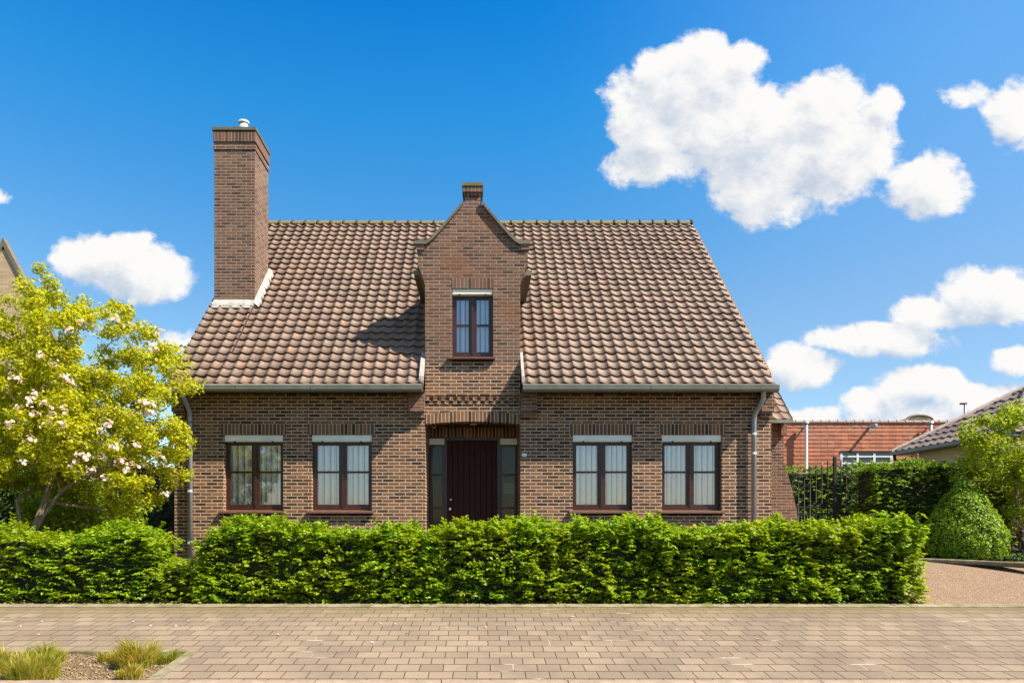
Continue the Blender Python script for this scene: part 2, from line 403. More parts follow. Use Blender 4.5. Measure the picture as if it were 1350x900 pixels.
# gable end walls and rear wall
def gable(x0, x1):
    # pentagon following the roof underside
    ys = [WY + 0.3, WY + 0.3, RY, BACK, BACK]
    off = 0.1
    zs = [-0.15, roofz(WY + 0.3) - off, RZ - off, TOPW, -0.15]
    mb.prism(list(zip(ys, zs)), 'x', x0, x1)
gable(WL, WL + 0.3); gable(WR - 0.3, WR)
# triangular brick infill closing the front corner under the verge
for x0, x1 in ((WL, WL + 0.3), (WR - 0.3, WR)):
    mb.prism([(WY, TOPW), (WY + 0.3, TOPW), (WY + 0.3, roofz(WY + 0.3) - 0.1), (WY, roofz(WY) - 0.1)], 'x', x0, x1)
mb.face([(WR, BACK, -0.15), (WL, BACK, -0.15), (WL, BACK, TOPW), (WR, BACK, TOPW)])
# porch: side walls, rear wall around the door, ceiling
PD = 0.95; PY = WY + PD
mb.face([(DX0, WY + 0.3, -0.1), (DX0, PY, -0.1), (DX0, PY, 2.52), (DX0, WY + 0.3, 2.52)])
mb.face([(DX1, PY, -0.1), (DX1, WY + 0.3, -0.1), (DX1, WY + 0.3, 2.52), (DX1, PY, 2.52)])
mb.face([(DX0, WY, -0.1), (DX0, WY + 0.3, -0.1), (DX0, WY + 0.3, 2.62), (DX0, WY, 2.62)])
mb.face([(DX1, WY + 0.3, -0.1), (DX1, WY, -0.1), (DX1, WY, 2.62), (DX1, WY + 0.3, 2.62)])
mb.face([(DX0, PY, 2.29), (DX1, PY, 2.29), (DX1, PY, 2.56), (DX0, PY, 2.56)])
mb.build('wall', M['brick'], house)
mb = MB(); mb.box(DX0 + 0.002, DX1 - 0.002, WY + 0.22, PY - 0.002, 2.50, 2.56); mb.build('porch_ceiling', M['soffit'], house)
mb = MB(); mb.box(DX0 + 0.002, DX1 - 0.002, WY - 0.25, PY + 0.1, -0.16, 0.04); mb.build('door_step', M['kerb'], house, 0.01)
# soldier course above the door, inside the porch
mb = MB()
mb.face([(DX0 + 0.004, PY - 0.012, 2.29), (DX1 - 0.004, PY - 0.012, 2.29), (DX1 - 0.004, PY - 0.012, 2.477), (DX0 + 0.004, PY - 0.012, 2.477)], [(0, 0.1), (1.66, 0.1), (1.66, 0.3), (0, 0.3)])
mb.build('door_lintel', M['soldier'], house)

# corbels under the gutter ends
for a, b in ((DX0 - 0.285, DX0 - 0.004), (DX1 + 0.004, DX1 + 0.285), (WR - 0.22, WR - 0.002), (WL + 0.003, WL + 0.22)):
    mb = MB(); mb.box(a, b, WY - 0.13, WY, 2.60, TOPW)
    mb.box(a + 0.003, b - 0.003, WY - 0.07, WY, 2.50, 2.60)
    mb.build('corbel', M['brick_up'], house)

# soldier lintels
for a, b in wins:
    mb = MB(); z0, z1 = ZT, ZT + 0.185
    mb.box(a - 0.06, b + 0.05, WY - 0.004, WY + 0.1, z0, z1)
    n = len(mb.uv); mb.uv = [(p[0], 0.1 + (p[2] - z0 if abs(p[2] - z0) < 1 else 0)) for p in mb.v]
    mb.build('lintel', M['soldier'], house)

# ---- windows
def window(a, b, z0, z1, cols=2, y=WY, transom=None, boxh=0.125, name='window', curtain='curtain', sill=True):
    yf = y + 0.10
    zt = z1 - boxh
    fr = MB(); fw = 0.055
    def bar(x0, x1, za, zb, y0, y1): fr.box(x0, x1, y0, y1, za, zb)
    bar(a, a + fw, z0, zt, yf, yf + 0.07); bar(b - fw, b, z0, zt, yf, yf + 0.07)
    bar(a + fw, b - fw, z0, z0 + fw, yf, yf + 0.07); bar(a + fw, b - fw, zt - 0.03, zt, yf, yf + 0.07)
    c = (a + b) / 2
    mw = 0.05
    if cols == 2:
        bar(c - mw, c + mw, z0 + fw, zt - 0.03, yf + 0.002, yf + 0.068)
        bar(c - 0.018, c + 0.018, z0 + fw, zt - 0.03, yf - 0.014, yf + 0.002)
        sashes = [(a + fw, c - mw), (c + mw, b - fw)]
    sw = 0.022; g = MB()
    tz = transom
    for s0, s1 in sashes:
        A, B, C, D = s0, s1, z0 + fw, zt - 0.03
        y0, y1 = yf + 0.012, yf + 0.058
        bar(A, A + sw, C, D, y0, y1); bar(B - sw, B, C, D, y0, y1)
        bar(A + sw, B - sw, C, C + sw * 1.6, y0, y1); bar(A + sw, B - sw, D - sw, D, y0, y1)
        bar(A + sw, B - sw, tz - 0.017, tz + 0.017, yf + 0.016, yf + 0.05)
        g.box(A + sw, B - sw, yf + 0.030, yf + 0.036, C + sw, D - sw)
    f = fr.build(name, M['wood'], house, 0.004)
    g.build('pane', M['glass'], f)
    bx = MB(); bx.box(a + 0.005, b - 0.005, y + 0.02, y + 0.17, zt + 0.001, z1 - 0.002)
    bx.box(a + 0.02, b - 0.02, y + 0.012, y + 0.02, zt + 0.012, zt + 0.024)
    o = bx.build('shutter_box', M['box'], f, 0.004)
    for fx in (0.18, 0.82):
        xx = a + (b - a) * fx; kn = MB()
        kn.box(xx - 0.013, xx + 0.013, y + 0.002, y + 0.0195, zt - 0.012, zt + 0.014)
        kn.build('shutter_stop', M['black'], f)
    if sill:
        s = MB()
        s.prism([(y - 0.075, z0 - 0.075), (y - 0.075, z0 - 0.04), (yf + 0.02, z0 - 0.002), (yf + 0.02, z0 - 0.075)], 'x', a - 0.075, b + 0.035)
        s.build('sill', M['sill'], f, 0.006)
    # pleated net curtain
    cu = MB(); N = 260; yc = yf + 0.085
    xs = [a + (b - a) * i / N for i in range(N + 1)]
    ph = random.random() * 6; fq = random.uniform(58, 78)
    def cy(x):
        q = 0.5 + 0.5 * math.sin(x * fq + ph + 0.9 * math.sin(x * 7 + ph)); return yc + 0.085 * q ** 3 + 0.006 * math.sin(x * 171 + ph)
    for i in range(N):
        x0, x1 = xs[i], xs[i+1]
        if cy(x0) - yc > 0.066: continue  # deep folds cut open; the dark slots stand in for fold shade
        cu.face([(x0, cy(x0), z0), (x1, cy(x1), z0), (x1, cy(x1) , zt + 0.05), (x0, cy(x0), zt + 0.05)], None, 0, True)
    cu.build('curtain', M[curtain], f)
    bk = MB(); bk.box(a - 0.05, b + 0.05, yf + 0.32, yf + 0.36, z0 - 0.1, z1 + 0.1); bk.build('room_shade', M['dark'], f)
    return f
for a, b in wins:
    window(a, b, ZB + 0.10, ZT, transom=1.565)

# ---- door with sidelights
dz0, dz1 = 0.04, 2.26
ddx0, ddx1 = -0.633, 0.36
mb = MB()
npl = 9; w = (ddx1 - ddx0 - 0.04) / npl
for i in range(npl):
    x0 = ddx0 + 0.02 + i * w
    mb.box(x0 + 0.007, x0 + w - 0.007, PY - 0.008, PY + 0.06, dz0, dz1 - 0.03)
mb.box(ddx0 + 0.02, ddx1 - 0.02, PY + 0.02, PY + 0.055, dz0, dz1 - 0.03)
door = mb.build('door', M['door'], house)
hb = MB(); hb.tube([(ddx0 + 0.085, PY + 0.01, 1.10), (ddx0 + 0.085, PY - 0.05, 1.10)], 0.030, 14); hb.tube([(ddx0 + 0.085, PY - 0.03, 1.10), (ddx0 + 0.085, PY - 0.075, 1.10)], 0.034, 14)
hb.build('handle', M['black'], door)
hb = MB(); hb.tube([(ddx0 + 0.095, PY - 0.075, 1.105), (ddx0 + 0.095, PY - 0.085, 1.105)], 0.014, 12); hb.build('handle_rose', M['steel'], door)
hb = MB(); hb.tube([(ddx0 + 0.08, PY + 0.01, 0.93), (ddx0 + 0.08, PY - 0.012, 0.93)], 0.024, 14); hb.build('lock', M['steel'], door)
mb = MB()
mb.box(ddx0 - 0.035, ddx0 + 0.02, PY - 0.02, PY + 0.06, dz0, dz1); mb.box(ddx1 - 0.02, ddx1 + 0.035, PY - 0.02, PY + 0.06, dz0, dz1)
mb.box(ddx0 + 0.02, ddx1 - 0.02, PY - 0.018, PY + 0.06, dz1 - 0.03, dz1)
mb.box(DX0, DX1, PY - 0.004, PY + 0.055, dz1 + 0.001, 2.289)
mb.build('door_frame', M['wood'], house)
for k, (a, b) in enumerate(((DX0 + 0.012, ddx0 - 0.037), (ddx1 + 0.037, DX1 - 0.012))):
    f = MB(); zt = dz1 - 0.115
    f.box(a, a + 0.035, PY - 0.01, PY + 0.05, dz0, zt); f.box(b - 0.035, b, PY - 0.01, PY + 0.05, dz0, zt)
    f.box(a + 0.035, b - 0.035, PY - 0.01, PY + 0.05, zt - 0.03, zt); f.box(a + 0.035, b - 0.035, PY - 0.01, PY + 0.05, dz0, dz0 + 0.06)
    for tz in (1.58, 0.95): f.box(a + 0.035, b - 0.035, PY - 0.008, PY + 0.048, tz - 0.022, tz + 0.022)
    o = f.build('sidelight', M['wood'], house, 0.003)
    g = MB(); g.box(a + 0.035, b - 0.035, PY + 0.018, PY + 0.024, dz0 + 0.06, zt - 0.03); g.build('pane', M['glass_s'], o)
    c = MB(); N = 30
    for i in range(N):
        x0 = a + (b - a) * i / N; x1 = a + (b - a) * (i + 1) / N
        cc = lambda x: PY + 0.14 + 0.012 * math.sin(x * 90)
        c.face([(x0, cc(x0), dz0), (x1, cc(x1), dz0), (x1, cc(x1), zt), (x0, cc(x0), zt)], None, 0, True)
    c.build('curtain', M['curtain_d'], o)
    if k == 1:
        n = MB(); n.box(a + 0.07, b - 0.045, PY + 0.027, PY + 0.029, 1.22, 1.42); n.build('paper_note', M['box'], o)
    bx = MB(); bx.box(a - 0.005, b + 0.005, PY - 0.05, PY + 0.06, zt + 0.001, dz1 - 0.001); bx.build('shutter_box', M['box'], o, 0.004)
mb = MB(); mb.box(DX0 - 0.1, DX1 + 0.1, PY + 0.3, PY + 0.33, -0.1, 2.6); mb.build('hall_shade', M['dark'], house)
# small fittings at the entrance
mb = MB(); mb.box(-0.17, -0.05, WY + 0.4, WY + 0.52, 2.46, 2.499); mb.build('porch_lamp', M['white'], house)
mb = MB(); cx, cz = DX0 + 0.13, 2.42
mb.tube([(cx + 0.035 * math.cos(t), WY + 0.35, cz + 0.035 * math.sin(t)) for t in [i * math.pi / 8 for i in range(17)]], 0.010, 8)
mb.tube([(cx, WY + 0.35, cz + 0.035), (cx, WY + 0.35, 2.5)], 0.012, 8); mb.build('wall_camera', M['steel'], house)
mb = MB(); mb.box(0.745, 0.83, WY - 0.022, WY, 1.83, 1.885); mb.build('doorbell', M['white'], house, 0.004)

# arch over the porch + brick field, dentils and gable of the entrance bay / dormer
def arc(x, zc, ze):
    t = (x - (DX0 + DX1) / 2) / ((DX1 - DX0) / 2); return zc - (zc - ze) * t * t
NS = 26; AY = WY - 0.004
mb = MB()
for i in range(NS):
    x0 = DX0 + (DX1 - DX0) * i / NS; x1 = DX0 + (DX1 - DX0) * (i + 1) / NS
    a0, a1 = arc(x0, 2.445, 2.398), arc(x1, 2.445, 2.398); b0, b1 = arc(x0, 2.625, 2.560), arc(x1, 2.625, 2.560)
    mb.face([(x0, AY, a0), (x1, AY, a1), (x1, AY, b1), (x0, AY, b0)], [(x0, .1), (x1, .1), (x1, .3), (x0, .3)])
    mb.face([(x0, AY + 0.24, a0), (x1, AY + 0.24, a1), (x1, AY, a1), (x0, AY, a0)], [(x0, .1), (x1, .1), (x1, .3), (x0, .3)])
    mb.face([(x1, AY + 0.24, a1), (x0, AY + 0.24, a0), (x0, AY + 0.24, 2.7), (x1, AY + 0.24, 2.7)])
mb.build('porch_arch', M['soldier'], house)

DWY = WY
mb = MB()
wx0, wx1, wz0, wz1 = -0.48, 0.24, 3.50, 4.78
# strip between arch and dentil band (lower field) with the light joints of the main wall
for i in range(NS):
    x0 = DX0 + (DX1 - DX0) * i / NS; x1 = DX0 + (DX1 - DX0) * (i + 1) / NS
    b0, b1 = arc(x0, 2.625, 2.560), arc(x1, 2.625, 2.560)
    mb.face([(x0, DWY, b0), (x1, DWY, b1), (x1, DWY, 2.72), (x0, DWY, 2.72)])
# dentil band: recessed strip with projecting headers in two staggered rows
mb.face([(DX0, DWY + 0.04, 2.72), (DX1, DWY + 0.04, 2.72), (DX1, DWY + 0.04, 2.90), (DX0, DWY + 0.04, 2.90)])
mb.face([(DX0, DWY, 2.72), (DX1, DWY, 2.72), (DX1, DWY + 0.04, 2.72), (DX0, DWY + 0.04, 2.72)])
mb.face([(DX0, DWY + 0.04, 2.90), (DX1, DWY + 0.04, 2.90), (DX1, DWY, 2.90), (DX0, DWY, 2.90)])
nd = 12; pw = (DX1 - DX0) / nd
for i in range(nd):
    x0 = DX0 + i * pw
    mb.box(x0 + 0.002, x0 + pw * 0.52, DWY - 0.012, DWY + 0.04, 2.815, 2.875)
    mb.box(x0 + pw * 0.5, x0 + pw - 0.002, DWY - 0.006, DWY + 0.04, 2.745, 2.806)
panel(mb, DX0, DX1, 2.90, 3.46, [], DWY, 0.3)
d = mb.build('entrance_brickwork', M['brick'], house)

dormer_mb = MB(); mb = dormer_mb
def dpoly(pts, y0=DWY, y1=DWY + 0.3): mb.prism(pts, 'y', y0, y1)
# lower rectangular field with the window hole
panel(mb, DX0, DX1, 3.46, 4.86, [(wx0, wx1, wz0, wz1)], DWY, 0.3)
# side faces of this field
for x in (DX0, DX1): mb.face([(x, DWY, 2.6), (x, DWY + 0.3, 2.6), (x, DWY + 0.3, 4.86), (x, DWY, 4.86)])
# corbelled widening in stepped courses
ctr = (DX0 + DX1) / 2
OX0, OX1 = -1.085, 0.85
steps = 6
for i in range(steps):
    t = (i + 1) / steps; e = (DX0 - OX0) * t ** 1.2
    mb.box(DX0 - e, DX1 + (OX1 - DX1) * t ** 1.2, DWY, DWY + 0.3, 4.86 + i * 0.06, 4.86 + (i + 1) * 0.06 + (0.001 if i < steps - 1 else 0))
zk = 5.545
mb.box(OX0, OX1, DWY, DWY + 0.3, 4.86 + steps * 0.06, zk)
# concave gable up to the little pier
gx0, gx1, gz = ctr - 0.165, ctr + 0.165, 6.25
GP = []
NG = 10
kl = OX0 + 0.17
for i in range(NG + 1):
    t = i / NG
    x = kl + (gx0 - kl) * t; z = zk + (gz - zk) * (t ** 1.12)
    GP.append((x, z))
for i in range(NG):
    (xa, za), (xb, zb) = GP[i], GP[i+1]
    mb.face([(xa, DWY, zk), (xb, DWY, zk), (xb, DWY, zb), (xa, DWY, za)])
    mb.face([(2*ctr - xb, DWY, zk), (2*ctr - xa, DWY, zk), (2*ctr - xa, DWY, za), (2*ctr - xb, DWY, zb)])
    mb.face([(xb, DWY + .3, zk), (xa, DWY + .3, zk), (xa, DWY + .3, za), (xb, DWY + .3, zb)])
    mb.face([(2*ctr - xa, DWY + .3, zk), (2*ctr - xb, DWY + .3, zk), (2*ctr - xb, DWY + .3, zb), (2*ctr - xa, DWY + .3, za)])
mb.face([(gx0, DWY, zk), (gx1, DWY, zk), (gx1, DWY, gz), (gx0, DWY, gz)])
mb.face([(gx1, DWY + .3, zk), (gx0, DWY + .3, zk), (gx0, DWY + .3, gz), (gx1, DWY + .3, gz)])
mb.box(ctr - 0.14, ctr + 0.14, DWY + 0.002, DWY + 0.298, gz, 6.53)
# cheeks
for x, s in ((DX0, 1), (DX1, -1)):
    y1 = EY + (5.10 - EZ) * SL / SLZ
    pts = [(WY + 0.3, roofz(WY + 0.3) - 0.1), (WY + 0.3, 5.10), (y1, 5.10)]
    mb.prism(pts, 'x', x, x + s * 0.2)
dormer = mb.build('dormer', M['brick_up'], house)
# copings
cp = MB()
CT = 0.055
def cop(pts_low, y0=DWY - 0.05, y1=DWY + 0.34):
    for i in range(len(pts_low) - 1):
        (xa, za), (xb, zb) = pts_low[i], pts_low[i+1]
        cp.prism([(xa, za), (xb, zb), (xb, zb + CT * 1.2), (xa, za + CT * 1.2)], 'y', y0, y1)
cop([(OX0 - 0.04, zk), (kl - 0.02, zk)])
cop([(kl - 0.02, zk)] + GP[1:]); cp.build('coping', M['coping'], dormer); cp = MB()
cop([(2*ctr - kl + 0.02, zk), (2*ctr - OX0 + 0.04, zk)]); m2 = [(2*ctr - x, z) for x, z in ([(kl - 0.02, zk)] + GP[1:])][::-1]; cop(m2)
cp.build('coping', M['coping'], dormer); cp = MB(); cp.box(ctr - 0.185, ctr + 0.185, DWY - 0.06, DWY + 0.36, 6.56, 6.62)
cp.build('pier_cap', M['coping'], dormer)
cb = MB(); cb.box(ctr - 0.175, ctr + 0.175, DWY - 0.045, DWY + 0.345, 6.46, 6.558); cb.box(ctr - 0.15, ctr + 0.15, DWY - 0.012, DWY + 0.312, 6.41, 6.459)
cb.build('pier_head', M['soldier_d'], dormer)
# kneeler stones
for ka, kb_ in ((OX0 - 0.02, OX0 + 0.12), (2*ctr - OX0 - 0.12, 2*ctr - OX0 + 0.02)):
    kb = MB(); kb.box(ka, kb_, DWY - 0.03, DWY, zk - 0.09, zk - 0.001); kb.build('kneeler', M['brick_up'], dormer)
# soldier course over the dormer window
lb = MB(); lb.box(wx0 - 0.01, wx1 + 0.01, DWY - 0.004, DWY + 0.1, wz1, wz1 + 0.18)
lb.uv = [(p[0], 0.1 + p[2] - wz1) for p in lb.v]; lb.build('lintel', M['soldier_d'], dormer)
# side gutters of the dormer
for x, sx in ((DX0, -1), (DX1, 1)):
    g = MB(); y1 = EY + (5.03 - EZ) * SL / SLZ
    g.prism([(x + sx * 0.10, 5.03), (x + sx * 0.20, 5.03), (x + sx * 0.215, 5.12), (x + sx * 0.002, 5.12), (x + sx * 0.002, 4.93)], 'y', DWY + 0.05, y1 + 0.05)
    g.build('gutter', M['coping'], dormer)
# dormer roof
rb = MB(); zr = 6.0; ye = 15.2
for s_, xe in ((-1, DX0 - 0.22), (1, DX1 + 0.22)):
    L = math.hypot(ctr - xe, zr - 5.12)
    rb.face([(xe, DWY + 0.3, 5.12), (ctr, DWY + 0.3, zr), (ctr, ye, zr), (xe, ye, 5.12)], [(12, 0), (12, L), (15, L), (15, 0)])
rb.build('dormer_roof', M['tile'], dormer)
window(wx0, wx1, wz0 + 0.10, wz1, transom=4.165, y=DWY, boxh=0.105, name='dormer_window')

# ---- main roof
def prof(x):
    u = ((x + 5.3) / TW) % 1.0
    c = 0.5 + 0.5 * math.cos(2 * math.pi * (u - 0.08))
    return 0.013 * c + 0.019 * c ** 4 + 0.003 * math.sin(2 * math.pi * u)
def RP(x, s, h): return (x, EY + SL * s - SLZ * h, EZ + SLZ * s + SL * h)
tjit = {}
def tj(ci, r):
    k = (ci, r)
    if k not in tjit: tjit[k] = (random.uniform(-0.004, 0.004), random.uniform(-0.006, 0.006))
    return tjit[k]
def tiles(mb, x0, x1, r0, r1):
    seg = 10
    k0 = math.ceil((x0 + 5.3) / TW * seg - 1e-6); k1 = math.floor((x1 + 5.3) / TW * seg + 1e-6)
    ks = [(-5.3 + k * TW / seg) for k in range(k0, k1 + 1)]
    if ks[0] > x0 + 1e-4: ks = [x0] + ks
    if ks[-1] < x1 - 1e-4: ks.append(x1)
    for r in range(r0, r1):
        s0 = r * GA; s1 = (r + 1) * GA + 0.02
        for i in range(len(ks) - 1):
            xa, xb = ks[i], ks[i+1]
            ci = int(((xa + xb) / 2 + 5.3) / TW)
            jh, js = tj(ci, r)
            ha, hb = prof(xa) + jh, prof(xb) + jh
            sj = s0 + js
            T = 0.040
            low_a, low_b = RP(xa, sj - 0.02, ha + T), RP(xb, sj - 0.02, hb + T)
            up_a, up_b = RP(xa, s1, ha), RP(xb, s1, hb)
            uvy = lambda s: min(max(s, r * GA + 0.001), (r + 1) * GA - 0.001)
            b = len(mb.v); mb.v += [low_a, low_b, up_b, up_a]; mb.f.append((b, b+1, b+2, b+3))
            uc = lambda x: min(max(x + 5.3, ci * TW + 0.001), (ci + 1) * TW - 0.001) - 5.3 + 0.0
            ua, ub = ci * TW + 0.02, (ci + 1) * TW - 0.02
            fu = lambda x: (min(max(x + 5.3, ci * TW + 0.002), (ci + 1) * TW - 0.002), )
            mb.uv += [(fu(xa)[0], uvy(s0)), (fu(xb)[0], uvy(s0)), (fu(xb)[0], uvy(s1)), (fu(xa)[0], uvy(s1))]
            mb.mi.append(0); mb.sm.append(True)
            # lip
            b = len(mb.v)
            la, lb_ = RP(xa, sj - 0.02, ha + T - 0.014), RP(xb, sj - 0.02, hb + T - 0.014)
            ta, tb = RP(xa, sj + 0.12, ha + 0.002), RP(xb, sj + 0.12, hb + 0.002)
            mb.v += [la, lb_, low_b, low_a]; mb.f.append((b, b+1, b+2, b+3))
            mb.uv += [(fu(xa)[0], uvy(s0))] * 4; mb.mi.append(0); mb.sm.append(False)
        # end skirts
        for xx, sg in ((ks[0], -1), (ks[-1], 1)):
            h = prof(xx)
            q = [RP(xx, s0 - 0.02, -0.07), RP(xx, s1, -0.07), RP(xx, s1, h), RP(xx, s0 - 0.02, h + 0.03)]
            mb.face(q if sg > 0 else q[::-1], [(xx + 5.3, s0 + 0.01)] * 4)
mb = MB()
VL, VR = -5.3, 5.03
tiles(mb, VL, DX0 - 0.01, 0, 12)
tiles(mb, DX1 + 0.01, VR, 0, 12)
tiles(mb, VL, VR, 12, 28)
# smooth shading needs shared verts: merge per strip
roof = mb.build('roof', M['tile'], house)
w = roof.modifiers.new('weld', 'WELD'); w.merge_threshold = 0.0008
# underlay + rear slope
ub = MB()
def under(x0, x1, s0, s1, h=-0.035):
    ub.face([RP(x0, s0, h), RP(x1, s0, h), RP(x1, s1, h), RP(x0, s1, h)])
under(VL + 0.01, DX0, 0.0, 3.0); under(DX1, VR - 0.01, 0.0, 3.0); under(VL + 0.01, VR - 0.01, 3.0, LROOF)
ub.face([(VR, RY, RZ), (VL, RY, RZ), (VL, BACK + 0.35, EZ - 0.1), (VR, BACK + 0.35, EZ - 0.1)], [(0, 0), (10, 0), (10, 6), (0, 6)])
ub.build('roof_deck', M['soffit'], roof)
# ridge tiles with collars
rb = MB(); n = 34; rl = (VR - VL) / n
for i in range(n):
    x0 = VL + i * rl; pts = lambda x, rr: [(x, RY + rr * math.cos(t) * 1.15, RZ - 0.055 + rr * math.sin(t) + random.uniform(-.0015, .0015)) for t in [math.pi * k / 10 for k in range(11)]]
    A, B = pts(x0, 0.112), pts(x0 + rl, 0.118); C, D = pts(x0 + rl - 0.035, 0.140), pts(x0 + rl - 0.004, 0.140)
    for k in range(10):
        rb.face([A[k], B[k], B[k+1], A[k+1]], None, 0, True); rb.face([C[k], D[k], D[k+1], C[k+1]], None, 1, True)
        rb.face([C[k], C[k+1], (C[k+1][0], A[k+1][1], A[k+1][2]), (C[k][0], A[k][1], A[k][2])], None, 1); rb.face([D[k], D[k+1], (D[k+1][0], A[k+1][1], A[k+1][2]), (D[k][0], A[k][1], A[k][2])], None, 1)
for x in (VL, VR):
    rb.face([(x, RY + 0.13 * math.cos(t), RZ - 0.055 + 0.115 * math.sin(t)) for t in [math.pi * k / 10 for k in range(11)]])
rb.build('ridge', [M['ridge'], M['ridge_d']], roof)
# seam in the tiling beside the chimney
sb = MB()
xs_ = -4.41
q = [RP(xs_ - 0.012, 0.95, 0.075), RP(xs_ + 0.012, 0.95, 0.075), RP(xs_ + 0.012, 3.2, 0.075), RP(xs_ - 0.012, 3.2, 0.075)]
sb.face(q); q2 = [RP(xs_ - 0.012, 0.95, 0.0), RP(xs_ - 0.012, 3.2, 0.0), RP(xs_ - 0.012, 3.2, 0.075), RP(xs_ - 0.012, 0.95, 0.075)]
sb.face(q2); sb.build('tile_seam', M['soffit'], roof)

# soffit
mb = MB()
for a, b in ((WL + 0.02, DX0 - 0.003), (DX1 + 0.003, WR - 0.02)):
    mb.box(a, b, EY + 0.03, WY + 0.1, TOPW + 0.001, TOPW + 0.025)
mb.build('soffit', M['soffit'], house)
# gutters (zinc, boxy with a rolled lip)
def gutter(x0, x1):
    g = MB(); yo = 11.555
    prof_ = [(yo, 3.005), (yo - 0.004, 2.985), (yo + 0.004, 2.93), (yo + 0.018, 2.905), (yo + 0.045, 2.893), (yo + 0.10, 2.893), (yo + 0.11, 3.0), (yo + 0.104, 3.0), (yo + 0.095, 2.90), (yo + 0.045, 2.90), (yo + 0.022, 2.912), (yo + 0.010, 2.935), (yo + 0.006, 2.985), (yo + 0.008, 3.0)]
    g.prism(prof_, 'x', x0, x1)
    g.tube([(x0, yo, 3.0), (x1, yo, 3.0)], 0.010, 8)
    g.prism([(yo, 3.0), (yo, 2.93), (yo + 0.02, 2.9), (yo + 0.11, 2.893), (yo + 0.11, 3.0)], 'x', x0 - 0.003, x0 + 0.003)
    g.prism([(yo, 3.0), (yo, 2.93), (yo + 0.02, 2.9), (yo + 0.11, 2.893), (yo + 0.11, 3.0)], 'x', x1 - 0.003, x1 + 0.003)
    # seams
    k = x0 + 0.9
    while k < x1 - 0.4:
        g.prism([(yo - 0.006, 3.0), (yo - 0.008, 2.985), (yo, 2.93), (yo + 0.014, 2.902), (yo + 0.04, 2.888), (yo + 0.04, 2.895), (yo + 0.02, 2.91), (yo + 0.006, 2.94), (yo, 2.99)], 'x', k, k + 0.014); k += 1.27
    return g.build('gutter', M['zinc'], house)
gutter(-5.02, DX0 - 0.02); gutter(DX1 + 0.02, 5.08)
# downpipes
mb = MB(); x = PX(250, 11.9)
mb.tube([(x, 11.62, 2.90), (x, 11.66, 2.82), (x, 11.88, 2.62), (x, 11.92, 2.50), (x, 11.92, -0.1)], 0.040, 14)
for z in (2.4, 1.2, 0.3): mb.tube([(x, 11.92, z), (x, 11.92, z + 0.04)], 0.044, 14)
mb.build('downpipe', M['pipe'], house)
mb = MB(); x = PX(994.5, 11.9); xt = x + 0.045
mb.tube([(xt, 11.62, 2.90), (xt, 11.64, 2.78), (xt - 0.01, 11.74, 2.68), (x, 11.88, 2.56), (x, 11.92, 2.46), (x, 11.92, -0.1)], 0.042, 14)
for z in (2.2, 1.86, 0.4): mb.tube([(x, 11.92, z), (x, 11.92, z + 0.035)], 0.046, 14)
mb.build('downpipe', M['pipe'], house)

# ---- chimney
cx0, cx1, cy0, cy1 = -5.235, -4.435, 13.48, 14.34
mb = MB(); mb.box(cx0, cx1, cy0, cy1, 4.0, 8.03)
chim = mb.build('chimney', M['brick_chim'], house)
mb = MB(); e = 0.03
mb.box(cx0 - 0.02, cx1 + 0.02, cy0 - 0.02, cy1 + 0.02, 8.031, 8.12)
mb.box(cx0 + 0.01, cx1 - 0.01, cy0 + 0.01, cy1 - 0.01, 8.12, 8.18)
sb = mb.build('string_course', M['brick_chim'], chim)
mb = MB(); mb.box(cx0 - 0.02, cx1 + 0.02, cy0 - 0.02, cy1 + 0.02, 8.18, 8.375)
for i, p in enumerate(mb.v): pass
mb.uv = [((p[0] if abs(p[1] - (cy0 - .02)) < 1e-6 or abs(p[1] - (cy1 + .02)) < 1e-6 else p[1]), 0.1 + p[2] - 8.18) for p in mb.v]
mb.build('chimney_head', M['soldier_d'], chim)
mb = MB(); mb.box(cx0 - 0.035, cx1 + 0.035, cy0 - 0.035, cy1 + 0.035, 8.395, 8.465); mb.box(cx0, cx1, cy0, cy1, 8.375, 8.395)
mb.build('chimney_cap', M['cap'], chim, 0.006)
mb = MB(); fx, fy = -4.745, 13.75
mb.tube([(fx, fy, 8.46), (fx, fy, 8.70)], 0.085, 20); mb.tube([(fx, fy, 8.70), (fx, fy, 8.735), (fx, fy, 8.75)], [0.105, 0.105, 0.06], 20)
mb.build('flue', M['flue'], chim)
# mortar flashing: front strip and raking side strip
mb = MB()
zf = roofz(cy0)
mb.prism([(cy0 - 0.13, zf - 0.07), (cy0 - 0.002, zf + 0.02), (cy0 - 0.002, zf + 0.13), (cy0 - 0.09, zf + 0.03)], 'x', cx0 - 0.01, cx1 + 0.02)
NSX = 12
for i in range(NSX):
    y0 = cy0 - 0.1 + (cy1 - cy0 + 0.15) * i / NSX; y1 = cy0 - 0.1 + (cy1 - cy0 + 0.15) * (i + 1) / NSX
    wob = 0.02 * math.sin(i * 2.1)
    mb.prism([(cx1 + 0.002, 0), (cx1 + 0.13 + wob, 0), (cx1 + 0.11 + wob, 0.07), (cx1 + 0.002, 0.15)][:4], 'y', 0, 0.001) if False else None
    zz0, zz1 = roofz(y0) + 0.03, roofz(y1) + 0.03
    a = [(cx1 + 0.002, y0, zz0 + 0.12), (cx1 + 0.002, y1, zz1 + 0.12), (cx1 + 0.10 + wob, y1, zz1 + 0.04), (cx1 + 0.10 + wob, y0, zz0 + 0.04)]
    mb.face(a); mb.face([a[3], a[2], (cx1 + 0.11 + wob, y1, zz1 - 0.06), (cx1 + 0.11 + wob, y0, zz0 - 0.06)])
mb.build('flashing', M['lead'], chim)
